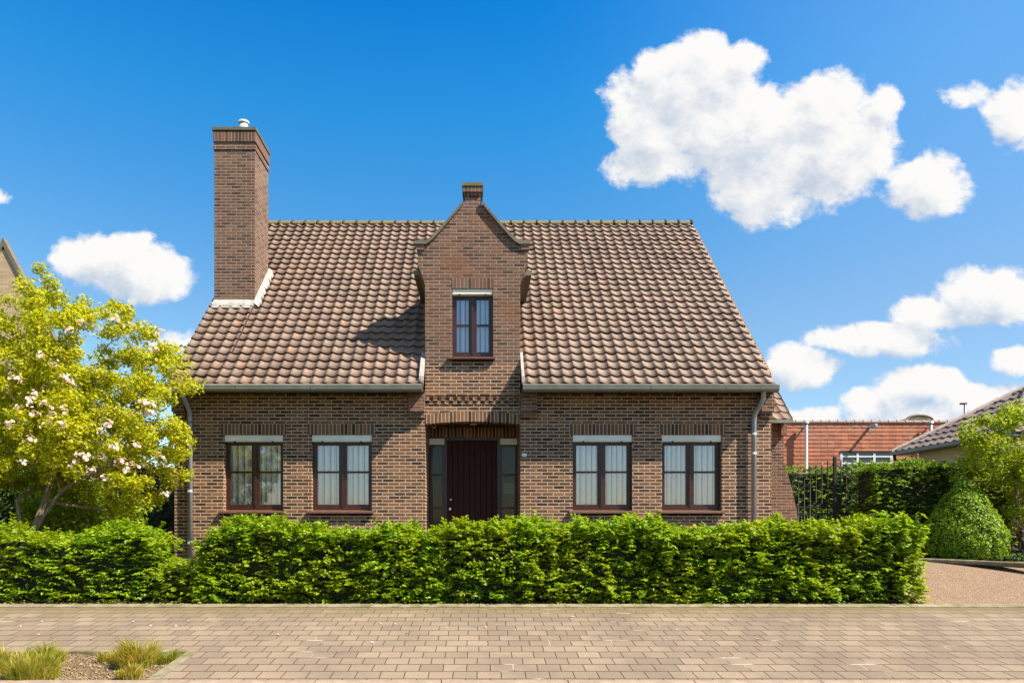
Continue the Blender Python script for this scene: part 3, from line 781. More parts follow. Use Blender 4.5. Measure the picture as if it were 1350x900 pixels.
# white flashing at the foot of the dormer cheeks
for x0, x1 in ((DX0 - 0.075, DX0 - 0.004), (DX1 + 0.004, DX1 + 0.05)):
    mb = MB(); pts = [(EY + 0.02, EZ + 0.02), (EY + 0.02, EZ + 0.16), (WY + 0.15, roofz(WY + 0.15) + 0.14), (WY + 0.15, roofz(WY + 0.15))]
    mb.prism(pts, 'x', x0, x1); mb.build('flashing', M['lead'], house)

# ---- set-back side wing on the right with its flared wall
AY_ = 14.0; AXR = 6.24
mb = MB()
out = [(WR - 0.1, -0.15), (6.56, -0.15), (6.53, 0.75), (6.47, 1.1), (6.39, 1.45), (6.30, 1.75), (AXR, 1.9), (AXR, 2.78), (WR - 0.1, 2.78)]
mb.prism(out, 'y', AY_, AY_ + 0.3)
mb.box(AXR - 0.3, AXR, AY_ + 0.3, 19.0, -0.15, 2.78, skip='f')
wing = mb.build('side_wing', M['brick_up'], house)
rb = MB()
EZ2 = PZ(553, AY_ - 0.3); yb = AY_ - 0.32
def RP2(x, s, h): return (x, yb + SL * s - SLZ * h, EZ2 + SLZ * s + SL * h)
for r in range(12):
    for c_ in range(60):
        xa = WR + 0.02 + c_ * 0.0204; xb = xa + 0.0204
        if xb > 6.27: break
        ha, hb = prof(xa + 0.05), prof(xb + 0.05); s0, s1 = r * GA, (r + 1) * GA + 0.02
        rb.face([RP2(xa, s0 - .02, ha + .03), RP2(xb, s0 - .02, hb + .03), RP2(xb, s1, hb), RP2(xa, s1, ha)], [(xa + 9, s0), (xb + 9, s0), (xb + 9, s1 - .021), (xa + 9, s1 - .021)])
        rb.face([RP2(xa, s0 - .02, ha), RP2(xb, s0 - .02, hb), RP2(xb, s0 - .02, hb + .03), RP2(xa, s0 - .02, ha + .03)], [(xa + 9, s0)] * 4)
    rb.face([RP2(6.26, r * GA - .02, -0.07), RP2(6.26, (r + 1) * GA, -0.07), RP2(6.26, (r + 1) * GA, 0.03), RP2(6.26, r * GA - .02, 0.05)], [(9, 1)] * 4)
rb.build('wing_roof', M['tile'], wing)
gb = MB(); gb.box(WR + 0.01, 6.27, yb - 0.05, yb + 0.06, EZ2 - 0.07, EZ2 - 0.005); gb.build('wing_gutter', M['zinc'], wing)
sb = MB(); sb.box(WR + 0.01, 6.24, yb + 0.06, AY_ - 0.002, 2.74, 2.76)
sb.box(6.12, 6.24, AY_ - 0.16, AY_ - 0.003, 2.45, 2.74); sb.build('wing_soffit', M['brick_up'], wing)

# ================================================================== GROUND
def GZ(y):
    if y <= 8.0: return -0.31
    if y >= 11.6: return 0.0
    t = (y - 8.0) / 3.6; return -0.31 + 0.31 * t
def SWZ(d): return ZC - (1.84 - 0.11 * d)        # sloping pavement
RE, FE = 8.0, 5.43
mb = MB()
ys = [-60, 2.0, 5.0, RE + 0.05, 9.0, 10.2, 11.6, 14, 30, 90, 400]
zs = [-0.95, -0.95, -0.95, -0.345, GZ(9) - 0.02, GZ(10.2) - 0.02, -0.02, -0.02, -0.02, -0.02, -0.02]
xs = [-400, -60, -15, 0, 15, 60, 400]
for i in range(len(ys) - 1):
    for j in range(len(xs) - 1):
        mb.face([(xs[j], ys[i], zs[i]), (xs[j+1], ys[i], zs[i]), (xs[j+1], ys[i+1], zs[i+1]), (xs[j], ys[i+1], zs[i+1])])
tag(mb.build('ground', M['earth']), kind='structure', label='dark garden earth around the house')
# road
mb = MB(); mb.box(-60, 60, -3.0, FE - 0.16, -0.80, SWZ(FE) - 0.10); tag(mb.build('road', M['road']), kind='structure', label='asphalt road in front of the kerb')
# pavement: sloping sheet with the planting bed left out
BX = -2.55; BY1 = 6.23; BY0 = 5.47
mb = MB()
def sw(x0, x1, y0, y1, dz=0.0):
    k = math.hypot(1, 0.11)
    mb.face([(x0, y0, SWZ(y0) + dz), (x1, y0, SWZ(y0) + dz), (x1, y1, SWZ(y1) + dz), (x0, y1, SWZ(y1) + dz)],
            [(x0, (y0 - RE) * k), (x1, (y0 - RE) * k), (x1, (y1 - RE) * k), (x0, (y1 - RE) * k)])
sw(-30, 30, BY1, RE - 0.10); sw(BX, 30, FE, BY1)
tag(mb.build('pavement', M['paver']), kind='structure', label='beige concrete block pavement sloping to the kerb')
# rear edging strip, front kerb, bed edging
mb = MB(); x = -30.0
while x < 30:
    mb.prism([(RE - 0.10, SWZ(RE - .1) - 0.1), (RE - 0.10, SWZ(RE - .1) + 0.012), (RE + 0.02, SWZ(RE) + 0.02), (RE + 0.02, SWZ(RE) - 0.1)], 'x', x + 0.003, x + 0.997); x += 1.0
tag(mb.build('garden_edging', M['concrete']), kind='structure', label='mossy concrete edging between pavement and hedge')
mb = MB(); x = -30.3
while x < 30:
    mb.prism([(FE - 0.16, SWZ(FE) - 0.25), (FE - 0.16, SWZ(FE) - 0.015), (FE - 0.14, SWZ(FE - .14) + 0.004), (FE - 0.012, SWZ(FE) + 0.004), (FE - 0.012, SWZ(FE) - 0.25)], 'x', x + 0.004, x + 0.996); x += 1.0
tag(mb.build('kerb', M['kerb']), kind='structure', label='pale concrete kerb stones along the road')
mb = MB()
def slab(x0, x1, y0, y1, t, dz):
    P = [(x0, y0, SWZ(y0) + dz), (x1, y0, SWZ(y0) + dz), (x1, y1, SWZ(y1) + dz), (x0, y1, SWZ(y1) + dz)]
    Q = [(a, b, c - t) for a, b, c in P]
    mb.face(P)
    for i in range(4): mb.face([Q[i], Q[(i+1) % 4], P[(i+1) % 4], P[i]])
slab(BX - 0.10, BX - 0.004, FE, BY1 - 0.004, 0.1, 0.006); slab(-30, BX - 0.104, BY1 - 0.055, BY1 - 0.004, 0.1, 0.006)
tag(mb.build('bed_edging', M['concrete']), kind='structure', label='concrete strip framing the planting bed')
# bed soil, slightly bumpy
mb = MB(); nx, ny = 60, 12
def bz(x, y): return SWZ(y) - 0.035 + 0.03 * mnoise.noise(Vector((x * 3, y * 3, 0))) + 0.012 * mnoise.noise(Vector((x * 14, y * 14, 3)))
X0, X1, Y0, Y1 = -7.5, BX - 0.1, FE - 0.01, BY1 - 0.055
for i in range(nx):
    for j in range(ny):
        xa, xb = X0 + (X1 - X0) * i / nx, X0 + (X1 - X0) * (i + 1) / nx; ya, yb_ = Y0 + (Y1 - Y0) * j / ny, Y0 + (Y1 - Y0) * (j + 1) / ny
        mb.face([(xa, ya, bz(xa, ya)), (xb, ya, bz(xb, ya)), (xb, yb_, bz(xb, yb_)), (xa, yb_, bz(xa, yb_))], None, 0, True)
tag(mb.build('planting_bed', M['soil']), kind='structure', label='dry soil bed at the edge of the pavement')
# driveway
mb = MB()
dx0 = 4.9
ysd = [RE + 0.02, 9.0, 10.2, 11.6, 12.4, 14.3]
far = lambda x: 12.05 if x > 7.2 else 14.3
for i in range(len(ysd) - 1):
    for j in range(10):
        xa, xb = dx0 + j * 1.6, dx0 + (j + 1) * 1.6
        ya, yb_ = ysd[i], ysd[i+1]
        mb.face([(xa, ya, GZ(ya) + 0.006), (xb, ya, GZ(ya) + 0.006), (xb, yb_, GZ(yb_) + 0.006), (xa, yb_, GZ(yb_) + 0.006)])
tag(mb.build('driveway', M['gravel']), kind='structure', label='pinkish gravel driveway beside the house')
# planting border on the right of the drive with curved edging
edge = []
for i in range(25):
    t = i / 24; px = 1190 + 260 * t; py = 739.5 + 13 * t ** 1.3
    d = (ZC - 0.0) * F / (py - VY)
    edge.append((PX(px, d), d))
mb = MB()
for i in range(24):
    (xa, ya), (xb, yb_) = edge[i], edge[i+1]
    mb.face([(xa, ya, 0.030), (xb, yb_, 0.030), (xb, yb_ + 4, 0.030), (xa, ya + 4, 0.030)])
tag(mb.build('border_soil', M['earth']), kind='structure', label='dark planted border behind the driveway')
mb = MB(); mb.tube([(x, y, 0.02) for x, y in edge], 0.045, 8)
tag(mb.build('border_edging', M['concrete']), kind='structure', label='curved concrete edging of the planted border')

# ================================================================== FOLIAGE
def leaf_mesh(name, P, Nn, size, mat, parent=None, width=0.55, droop=0.0, extra=None, curl=0.18, updir=None, Taxis=None, var=(0.65, 1.25)):
    n = len(P)
    Nn = Nn / (np.linalg.norm(Nn, axis=1, keepdims=True) + 1e-9)
    T = rng.normal(size=(n, 3)); 
    if updir is not None: T = T * 0.7 + np.array(updir)
    if Taxis is not None: T = Taxis + rng.normal(size=(n, 3)) * 0.15
    T = T - Nn * np.sum(T * Nn, axis=1, keepdims=True); T[:, 2] -= droop
    T /= (np.linalg.norm(T, axis=1, keepdims=True) + 1e-9)
    B = np.cross(Nn, T); B /= (np.linalg.norm(B, axis=1, keepdims=True) + 1e-9)
    s = size * rng.uniform(var[0], var[1], size=(n, 1))
    shp = [(0, 0, 0), (width * .45, .3, curl * width), (width * .42, .68, curl * width), (0, 1, -0.05), (-width * .42, .68, curl * width), (-width * .45, .3, curl * width)]
    V = np.empty((n, 6, 3))
    for k, (a, b, c) in enumerate(shp): V[:, k] = P + s * (B * a + T * (b - 0.5) + Nn * c)
    V = V.reshape(-1, 3)
    base = np.arange(n)[:, None] * 6
    Fq = np.concatenate([base + np.array([0, 1, 2, 3]), base + np.array([0, 3, 4, 5])], axis=1).reshape(-1)
    nf = 2 * n
    me = bpy.data.meshes.new(name)
    ev, ef = ([], []) if extra is None else extra
    nv = len(V) + len(ev); 
    me.vertices.add(nv)
    allv = V if not len(ev) else np.concatenate([V, np.array(ev)])
    me.vertices.foreach_set('co', allv.astype(np.float32).ravel())
    loops = list(Fq) if len(ef) else Fq
    if len(ef):
        el = [i + len(V) for f in ef for i in f]; loops = np.concatenate([Fq, np.array(el, dtype=np.int64)])
    starts = list(range(0, nf * 4, 4)); tot = nf * 4
    for f in ef: starts.append(tot); tot += len(f)
    me.loops.add(len(loops)); me.loops.foreach_set('vertex_index', np.array(loops, dtype=np.int32))
    me.polygons.add(len(starts)); me.polygons.foreach_set('loop_start', np.array(starts, dtype=np.int32))
    me.materials.append(mat)
    if len(ef):
        me.materials.append(M['core'])
        mi = np.zeros(len(starts), dtype=np.int32); mi[nf:] = 1; me.polygons.foreach_set('material_index', mi)
    me.update(calc_edges=True); me.validate()
    o = bpy.data.objects.new(name, me); COL.objects.link(o)
    if parent: o.parent = parent
    return o

def nz(p, s, seed=0.0): return mnoise.noise(Vector((p[0] * s + seed, p[1] * s - seed, p[2] * s)))
def hedge(name, label, x0, x1, y0, y1, z0f, z1f, count, size, mat, cat='hedge', group=None, rough=0.07, core=True, droop=0.5, ends=(0, 0)):
    """clipped hedge: leafy shell round a box with a wobbly surface, opaque core added inside to stop light"""
    root = thing(name, label, cat, group)
    zc0, zc1 = z0f((x0+x1)/2), z1f((x0+x1)/2)
    Tx = []
    A = {'f': (x1-x0)*(zc1-zc0)*1.5, 't': (x1-x0)*(y1-y0)*1.5, 'b': (x1-x0)*(zc1-zc0)*0.5, 'l': (y1-y0)*(zc1-zc0), 'r': (y1-y0)*(zc1-zc0)*1.3}
    tot = sum(A.values()); P = []; N = []
    for k, a in A.items():
        for _ in range(int(count * a / tot / 7)):
            u, v = random.random(), random.random()
            x = x0 + (x1-x0)*random.random(); y = y0 + (y1-y0)*random.random()
            zz0, zz1 = z0f(x), z1f(x)
            z = zz0 + (zz1-zz0)*random.random()
            if k == 'f': y = y0; n = (0, -1, 0.35)
            elif k == 'b': y = y1; n = (0, 1, 0.3)
            elif k == 't': z = zz1; n = (0, 0, 1)
            elif k == 'l': x = x0; n = (-1, 0, 0.3)
            else: x = x1; n = (1, 0, 0.3)
            # rounded upper corners
            p = Vector((x, y, z)); nv = Vector(n).normalized()
            w = 1.6 * nz(p, 1.7, 3.1) + 1.0 * nz(p, 5.5, 1.3)
            clump = nz(p, 9.0, 7.7)
            if clump < -0.26 and random.random() < 0.85: continue
            inward = random.random() ** 2.0 * 0.16
            base_taper = 0.0
            hrel = (z - zz0) / max(zz1 - zz0, 0.1)
            if k != 't' and hrel < 0.12: inward += (0.12 - hrel) * 1.0
            if k != 't' and hrel > 0.93: inward += (hrel - 0.93) * 0.8
            p += nv * (rough * w + 0.13 * clump - inward + (0.05 if random.random() < 0.06 else 0))
            if k == 't' : p.z += rough * 0.4 * random.random()
            lat = Vector((random.gauss(0, .55), random.gauss(0, .55), random.gauss(0.10, .25)))
            d = (nv + lat).normalized(); Ls = random.uniform(0.10, 0.20); o_ = p - d * Ls * 0.75
            S = d.cross(Vector((0, 0, 1)))
            if S.length < 0.35: S = Vector((random.gauss(0, 1), random.gauss(0, 1), 0))
            S.normalize(); up = S.cross(d).normalized()
            if up.z < 0: up = -up
            up = (up + Vector((0, 0, 0.25)) + nv * 0.6).normalized()
            dr = random.uniform(0.0, 0.05)
            for q in range(8):
                t = (q + 0.6) / 8; sd_ = 1 if q % 2 else -1
                pos = o_ + d * Ls * t + S * sd_ * 0.018 - Vector((0, 0, dr * t * t))
                P.append(pos[:]); N.append((up + Vector((random.gauss(0, .28), random.gauss(0, .28), random.gauss(0, .2))))[:])
                Tx.append((d * 0.6 + S * sd_ * (0.85 if q < 7 else 0.1) - Vector((0, 0, 0.25)))[:])
    ext = None
    leaf_mesh('foliage', np.array(P), np.array(N), size, mat, root, Taxis=np.array(Tx), var=(0.5, 1.2))
    if core:  # solid core added inside so light cannot pass through the leaves
        mb = MB(); ins = 0.13; nx = max(4, int((x1-x0)/0.25)); 
        def cp_(x, y, z):
            k = 1.0; w = nz((x, y, z), 1.7, 3.1)*0.08; return (x, y + w, z + w * 0.5)
        for i in range(nx):
            xa = x0+ins+(x1-x0-2*ins)*i/nx; xb = x0+ins+(x1-x0-2*ins)*(i+1)/nx
            za0, za1, zb0, zb1 = z0f(xa)+0.06, z1f(xa)-ins, z0f(xb)+0.06, z1f(xb)-ins
            ya, yb2 = y0+ins, y1-ins
            mb.face([cp_(xa,ya,za0), cp_(xb,ya,zb0), cp_(xb,ya,zb1), cp_(xa,ya,za1)]); mb.face([cp_(xa,ya,za1), cp_(xb,ya,zb1), cp_(xb,yb2,zb1), cp_(xa,yb2,za1)])
            mb.face([cp_(xb,yb2,zb0), cp_(xa,yb2,za0), cp_(xa,yb2,za1), cp_(xb,yb2,zb1)])
        for x in (x0+ins, x1-ins): mb.face([cp_(x,y0+ins,z0f(x)+.06), cp_(x,y1-ins,z0f(x)+.06), cp_(x,y1-ins,z1f(x)-ins), cp_(x,y0+ins,z1f(x)-ins)])
        # stems at the foot
        x = x0 + 0.12
        while x < x1 - 0.05:
            yy = y0 + 0.2 + random.random() * max(0.05, (y1-y0-0.4))
            mb.tube([(x, yy, z0f(x)-0.04), (x+random.uniform(-.05,.05), yy+random.uniform(-.05,.05), z0f(x)+0.35)], [0.018, 0.012], 6)
            x += random.uniform(0.15, 0.3)
        mb.build('opaque_core', M['core'], root)
    return root
HY0, HY1 = 8.08, 8.75
g0 = lambda x: -0.31
def top_main(x):
    z = 0.605 + 0.03 * math.sin(x * 1.7) + 0.02 * math.sin(x * 4.1)
    return z
XG = PX(578, HY0)
def top_a(x):
    z = top_main(x) - 0.01
    if x > XG - 0.40: z -= 0.30 * ((x - XG + 0.40) / 0.40) ** 1.6
    if x < PX(262, HY0) + 0.25: z -= 0.16 * ((PX(262, HY0) + 0.25 - x) / 0.25)
    return z
def top_b(x):
    z = top_main(x) + 0.01
    if x < XG + 0.14: z -= 0.14 * (XG + 0.14 - x) / 0.14
    return z
hedge('hedge', 'clipped hornbeam hedge between the low leafy gap and the notch before the door', PX(258, HY0), XG + 0.02, HY0, HY1,  g0, top_a, 42000, 0.058, M['leaf_hedge'])
hedge('hedge', 'long clipped hornbeam hedge from the notch at the door to the gravel driveway', XG + 0.0, PX(1216, HY0), HY0 - 0.02, HY1 + 0.02, g0, top_b, 80000, 0.058, M['leaf_hedge'])
def top_l(x):
    px = VX + x / 8.1 * F
    return 0.56 - 0.10 * abs(math.sin(x * 2.3 + 0.4)) + (0.06 if 60 < px < 190 else 0)
hedge('hedge', 'loose bushy hedge at the foot of the flowering tree', -8.2, PX(200, HY0), HY0 + 0.06, HY1 + 0.1, g0, top_l, 30000, 0.056, M['leaf_hedge'], rough=0.12)
def top_s(x): return 0.17 - 0.05 * math.sin(x * 9)
hedge('low_shrub', 'low light green shrub in the gap between the two left hedges', PX(196, HY0), PX(272, HY0), HY0 + 0.06, HY0 + 0.55, g0, top_s, 3600, 0.055, M['leaf_hedge'], cat='shrub', rough=0.09)
# tall hedges on the right
hedge('tall_hedge', 'tall dark hedge behind the round-topped bush and right of the iron gate', PX(1152, 13.3), 13.5, 13.3, 14.2, lambda x: -0.02, lambda x: 1.86 + 0.02 * math.sin(x * 3) , 34000, 0.062, M['leaf_beech'], rough=0.06)
hedge('tall_hedge', 'tall hedge with sunlit top seen through the iron gate', 6.0, 10.4, 17.6, 18.4, lambda x: -0.02, lambda x: 2.08, 16000, 0.075, M['leaf_beech'], rough=0.08)

# topiary
def revolve_leaf(name, label, cx, cy, prof_pts, count, size, mat, cat):
    root = thing(name, label, cat)
    P, N = [], []
    zs = [p[1] for p in prof_pts]
    def rad(z):
        for (r0, z0), (r1, z1) in zip(prof_pts[:-1], prof_pts[1:]):
            if z0 <= z <= z1: t = (z - z0) / (z1 - z0); return r0 + (r1 - r0) * t, (r0 - r1) / (z1 - z0)
        return 0.01, 1
    k = 0
    while k < count:
        z = random.uniform(zs[0], zs[-1]); r, sl = rad(z)
        if random.random() > r / 0.75 + 0.05: continue
        a = random.uniform(0, 2 * math.pi); k += 1
        n = Vector((math.cos(a), math.sin(a), sl)).normalized(); p = Vector((cx + r * math.cos(a), cy + r * math.sin(a), z))
        w = nz(p, 4.0) * 0.05 + nz(p, 12.0, 5) * 0.05
        p += n * (w - random.random() ** 2 * 0.08); P.append(p[:]); N.append((n + Vector((random.gauss(0, .5), random.gauss(0, .5), random.gauss(.2, .4))))[:])
    leaf_mesh('foliage', np.array(P), np.array(N), size, mat, root)
    mb = MB(); mb.tube([(cx, cy, z) for r, z in prof_pts], [max(r - 0.09, 0.01) for r, z in prof_pts], 24); mb.build('opaque_core', M['core'], root)  # solid core added inside the leaves, as in the hedges
    return root
TD = 12.35; tx = PX(1271, TD)
revolve_leaf('topiary_bush', 'round-topped clipped conical bush standing beside the gravel driveway', tx, TD, [(0.58, 0.0), (0.66, 0.09), (0.68, 0.37), (0.61, 0.59), (0.49, 0.82), (0.35, 1.06), (0.19, 1.28), (0.07, 1.43), (0.01, 1.50)], 16000, 0.045, M['leaf_top'], 'bush')

# trees grown towards clumps
def grow_tree(name, label, base, stems, clumps, leaf_per, leaf_size, clump_r, mat, bark, r0=0.07, cat='tree', blossoms=0, twig=0.006, flat=0.7, leafup=0.5):
    root = thing(name, label, cat)
    nodes = []   # (pos, parent)
    for st in stems:
        par = -1
        for p in st:
            nodes.append([Vector(p), par, 0.0]); par = len(nodes) - 1
    clumps = sorted(clumps, key=lambda c: (Vector(c) - Vector(base)).length)
    ends = []
    for c in clumps:
        c = Vector(c); best = None; bd = 1e9
        for i, (p, par, _) in enumerate(nodes):
            dd = (p - c).length + 0.25 * max(0, p.z - c.z) * 2
            if dd < bd: bd = dd; best = i
        p0 = nodes[best][0]; n = max(2, int((c - p0).length / 0.16)); par = best
        sag = Vector((random.uniform(-.06, .06), random.uniform(-.06, .06), random.uniform(-.02, .06)))
        for k in range(1, n + 1):
            t = k / n
            q = p0.lerp(c, t) + sag * math.sin(math.pi * t) + Vector((random.gauss(0, .012), random.gauss(0, .012), random.gauss(0, .012)))
            nodes.append([q, par, 0.0]); par = len(nodes) - 1
        ends.append(par)
    # pipe-model radii
    w = [0.0] * len(nodes)
    for e in ends: w[e] += 1.0
    for i in range(len(nodes) - 1, -1, -1):
        if nodes[i][1] >= 0: w[nodes[i][1]] += w[i]
    tw = max(w)
    rad = [max(twig, r0 * (x / tw) ** 0.48) for x in w]
    mb = MB()
    for i, (p, par, _) in enumerate(nodes):
        if par >= 0:
            big = max(rad[i], rad[par])
            mb.tube([nodes[par][0], p], [min(rad[par], rad[i] * 1.35), rad[i]], 8 if big > 0.02 else 5, cap=False)
    mb.build('trunk', bark, root)
    P, N = [], []
    for c in clumps:
        c = Vector(c); cr = clump_r * random.uniform(0.7, 1.3)
        for _ in range(int(leaf_per * random.uniform(0.6, 1.3))):
            v = Vector((random.gauss(0, 1), random.gauss(0, 1), random.gauss(0, 1) * flat)); v = v.normalized() * cr * random.random() ** 0.45
            P.append((c + v)[:]); N.append((v.normalized() * 0.5 + Vector((random.gauss(0, .5), random.gauss(0, .5), random.gauss(leafup, .5))))[:])
    leaf_mesh('crown', np.array(P), np.array(N), leaf_size, mat, root, width=0.6)
    return root

MD = 9.7; bx, bzz = PX(28, MD), -0.2
def mag_clumps():
    out = []
    cx, cz, a, b, dy = PX(48, MD), PZ(532, MD), 2.28, 2.02, 1.35
    k = 0
    while len(out) < 740:
        k += 1
        v = Vector((random.gauss(0, 1), random.gauss(0, 1), random.gauss(0, 1))).normalized()
        r = random.random() ** 0.42
        x, y, z = cx + v.x * a * r, MD + 0.15 + v.y * dy * r, cz + v.z * b * r
        # silhouette shaping: shoulders fall away to the right, dips between peaks
        px = VX + x / y * F; py = VY - (z - ZC) / y * F
        lim = np.interp(px, [-200, 0, 30, 60, 90, 105, 125, 160, 185, 200, 225, 245, 262, 270], [420, 395, 350, 350, 395, 392, 372, 398, 408, 440, 440, 490, 520, 600])
        if py < lim: continue
        low = np.interp(px, [0, 60, 110, 150, 200, 240, 262], [672, 650, 655, 680, 685, 650, 610])
        if py > low: continue
        if nz((x, y, z), 1.5, 11) < -0.30: continue
        out.append((x, y, z))
    return out
stems = [[(bx, MD, bzz), (bx + 0.02, MD, 0.2), (bx - 0.02, MD + .02, 0.55), (bx - 0.10, MD + .05, 1.0), (bx - 0.2, MD, 1.5), (bx - 0.25, MD, 2.0)],
         [(bx + 0.05, MD, bzz), (bx + 0.12, MD - .03, 0.35), (bx + 0.38, MD - .1, 0.75), (bx + 0.62, MD - .12, 1.08), (bx + 0.95, MD - .15, 1.3), (bx + 1.35, MD - .1, 1.5)],
         [(bx + 0.03, MD + 0.05, bzz), (bx + 0.09, MD + .08, 0.5), (bx + 0.25, MD + .15, 1.0), (bx + 0.38, MD + .2, 1.6), (bx + 0.5, MD + .1, 2.2)],
         [(bx - 0.05, MD, bzz), (bx - 0.25, MD + .05, 0.5), (bx - 0.6, MD, 1.0), (bx - 0.95, MD, 1.5)]]
mc = mag_clumps()
mag = grow_tree('flowering_tree', 'multi-stemmed tree with golden green leaves and pale pink blossom left of the house', (bx, MD, bzz), stems, mc, 120, 0.054, 0.145, M['leaf_mag'], M['bark'], r0=0.042, twig=0.0045)
# blossoms
def blossom_mesh():
    P, N = [], []
    for _ in range(11):
        v = Vector((random.gauss(0, 1), random.gauss(0, 1), random.gauss(0.2, .6)))
        P.append((v * 0.034)[:]); N.append((v + Vector((0, 0, .3)))[:])
    return np.array(P), np.array(N)
bp, bn = blossom_mesh()
b0 = leaf_mesh('blossom', bp, bn, 0.046, M['petal'], mag, width=0.8)
spots = [(48, 520), (36, 528), (70, 548), (80, 560), (60, 535), (196, 545), (170, 430), (143, 560), (99, 612), (86, 498), (120, 620), (176, 615), (210, 437), (205, 462), (150, 421), (92, 505), (85, 540), (45, 545), (27, 538), (62, 560), (40, 580), (133, 568), (152, 590), (178, 587), (211, 603), (160, 608), (167, 622), (137, 630), (103, 600), (197, 535), (188, 532), (218, 652), (20, 500), (70, 480), (105, 425), (92, 435), (112, 603), (30, 610), (12, 560), (55, 470)]
for i, (px, py) in enumerate(spots):
    o = b0 if i == 0 else b0.copy()
    if i: COL.objects.link(o); o.parent = mag
    y = MD
    for _ in range(3):
        q_ = 1 - ((PX(px, y) - PX(48, MD)) / 2.28) ** 2 - ((PZ(py, y) - PZ(532, MD)) / 2.02) ** 2
        y = MD + 0.15 - 1.35 * math.sqrt(max(0.0, q_)) - 0.10
    o.location = (PX(px, y), y, PZ(py, y)); o.rotation_euler = (random.uniform(-.6, .6), random.uniform(-.6, .6), random.uniform(0, 6)); o.scale = (random.uniform(.8, 1.25),) * 3

# shrubs filling the left background
def blob_shrub(name, label, cx, cy, cz, rx, ry, rz, n, size, mat, clumps=60, bark=None, cat='shrub', per=None):
    cl = []
    while len(cl) < clumps:
        v = Vector((random.gauss(0, 1), random.gauss(0, 1), random.gauss(0, 1))).normalized() * random.random() ** 0.4
        if cz + v.z * rz < 0.1: continue
        cl.append((cx + v.x * rx, cy + v.y * ry, cz + v.z * rz))
    st = [[(cx, cy, -0.05), (cx + 0.05, cy, 0.3), (cx + .02, cy + .05, max(0.4, cz * 0.7))]]
    return grow_tree(name, label, (cx, cy, 0), st, cl, n / clumps, size, 0.24 * max(rx, rz) / 1.0 if max(rx, rz) < 1.2 else 0.3, mat, bark or M['bark_d'], r0=0.05, cat=cat, twig=0.004)
blob_shrub('garden_shrub', 'leafy mid green shrub in shade behind the flowering tree', -6.6, 11.4, 0.85, 0.95, 0.8, 0.85, 8000, 0.07, M['leaf_light'], 70)
blob_shrub('garden_shrub', 'dark green shrub at the left corner of the brick house', -6.45, 12.9, 0.6, 0.75, 0.6, 0.75, 4500, 0.07, M['leaf_dark'], 45)
blob_shrub('garden_shrub', 'tall dark shrub at the left edge behind the multi-stemmed trunks', -8.3, 12.4, 1.1, 1.3, 0.9, 1.2, 9000, 0.08, M['leaf_dark'], 80)
# dark board fence behind the shrubs
ft = thing('board_fence', 'dark board fence closing the gap left of the house', 'fence')
for i in range(34):
    mb = MB(); x = -9.9 + i * 0.135; mb.box(x, x + 0.125, 14.6, 14.625, 0.0, 1.85); mb.build('board', M['soffit'], ft)
mb = MB(); mb.box(-9.9, -5.35, 14.626, 14.66, 0.4, 0.48); mb.box(-9.9, -5.35, 14.626, 14.66, 1.4, 1.48); mb.build('rail', M['soffit'], ft)

# small tree on the right
RD = 12.6
cl = []
while len(cl) < 175:
    v = Vector((random.gauss(0, 1), random.gauss(0, 1), random.gauss(0, 1))).normalized() * random.random() ** 0.4
    x, y, z = PX(1342, RD) + v.x * 1.15, RD + v.y * 0.9, PZ(606, RD) + v.z * 1.38
    px = VX + x / y * F; py = VY - (z - ZC) / y * F
    if py < np.interp(px, [1255, 1275, 1300, 1330, 1360], [585, 560, 550, 530, 525]): continue
    if px < 1325 and py > 640 or px < 1262: continue
    if nz((x, y, z), 2.0, 4) < -0.2: continue
    cl.append((x, y, z))
rx = PX(1345, RD)
grow_tree('young_tree', 'small tree with fresh light green leaves in front of the tall hedge beside the bungalow', (rx, RD, 0), [[(rx, RD, -0.05), (rx + .02, RD, 0.5), (rx - .05, RD, 1.0), (rx - .1, RD, 1.6)], [(rx + .06, RD, -.05), (rx + .2, RD, .7), (rx + .4, RD, 1.3)]], cl, 85, 0.062, 0.17, M['leaf_light'], M['bark'], r0=0.04)
# little border plants
def tuft(name, label, cx, cy, z0, n, h, r, mat, cat='plant', group=None, wid=0.0045, lean=0.9, parent=None):
    P = []; vs = []; fs = []; 
    mb = MB()
    for _ in range(n):
        a = random.uniform(0, 6.283); rr = r * random.random() ** 0.6
        bx_, by_ = cx + rr * math.cos(a), cy + rr * math.sin(a) * 0.75
        hh = h * random.uniform(0.25, 1.15) * (1 - 0.3 * rr / r) * (0.75 + 0.9 * max(-0.5, mnoise.noise(Vector((bx_ * 14, by_ * 14, 0))))); la = a + random.gauss(0, 1.1); ln = hh * lean * random.uniform(0.1, 0.9)
        dx, dy = math.cos(la), math.sin(la); w = wid * random.uniform(.7, 1.3); wx, wy = -dy * w, dx * w
        if random.random() < .6: wx, wy = w, 0
        p0 = (bx_, by_, z0); p1 = (bx_ + dx * ln * .35, by_ + dy * ln * .35, z0 + hh * .6); p2 = (bx_ + dx * ln, by_ + dy * ln, z0 + hh)
        b = len(mb.v)
        mb.v += [(p0[0]-wx, p0[1]-wy, p0[2]), (p0[0]+wx, p0[1]+wy, p0[2]), (p1[0]+wx*.8, p1[1]+wy*.8, p1[2]), (p1[0]-wx*.8, p1[1]-wy*.8, p1[2]), p2]
        mb.f += [(b, b+1, b+2, b+3), (b+3, b+2, b+4)]; mb.uv += [(0, 0)] * 7; mb.mi += [0, 0]; mb.sm += [False, False]
    o = mb.build(name, mat)
    return tag(o, label, cat, group)
def bed_tuft(px, py, label, n, h, r):
    # point on the bed plane seen at this pixel
    d = 1.84 / ((py - VY) / F + 0.11); x = PX(px, d)
    return tuft('grass_clump', label, x, d, SWZ(d) - 0.04, n, h, r, M['blade'], 'grass clump', 'grass clumps in the planting bed')
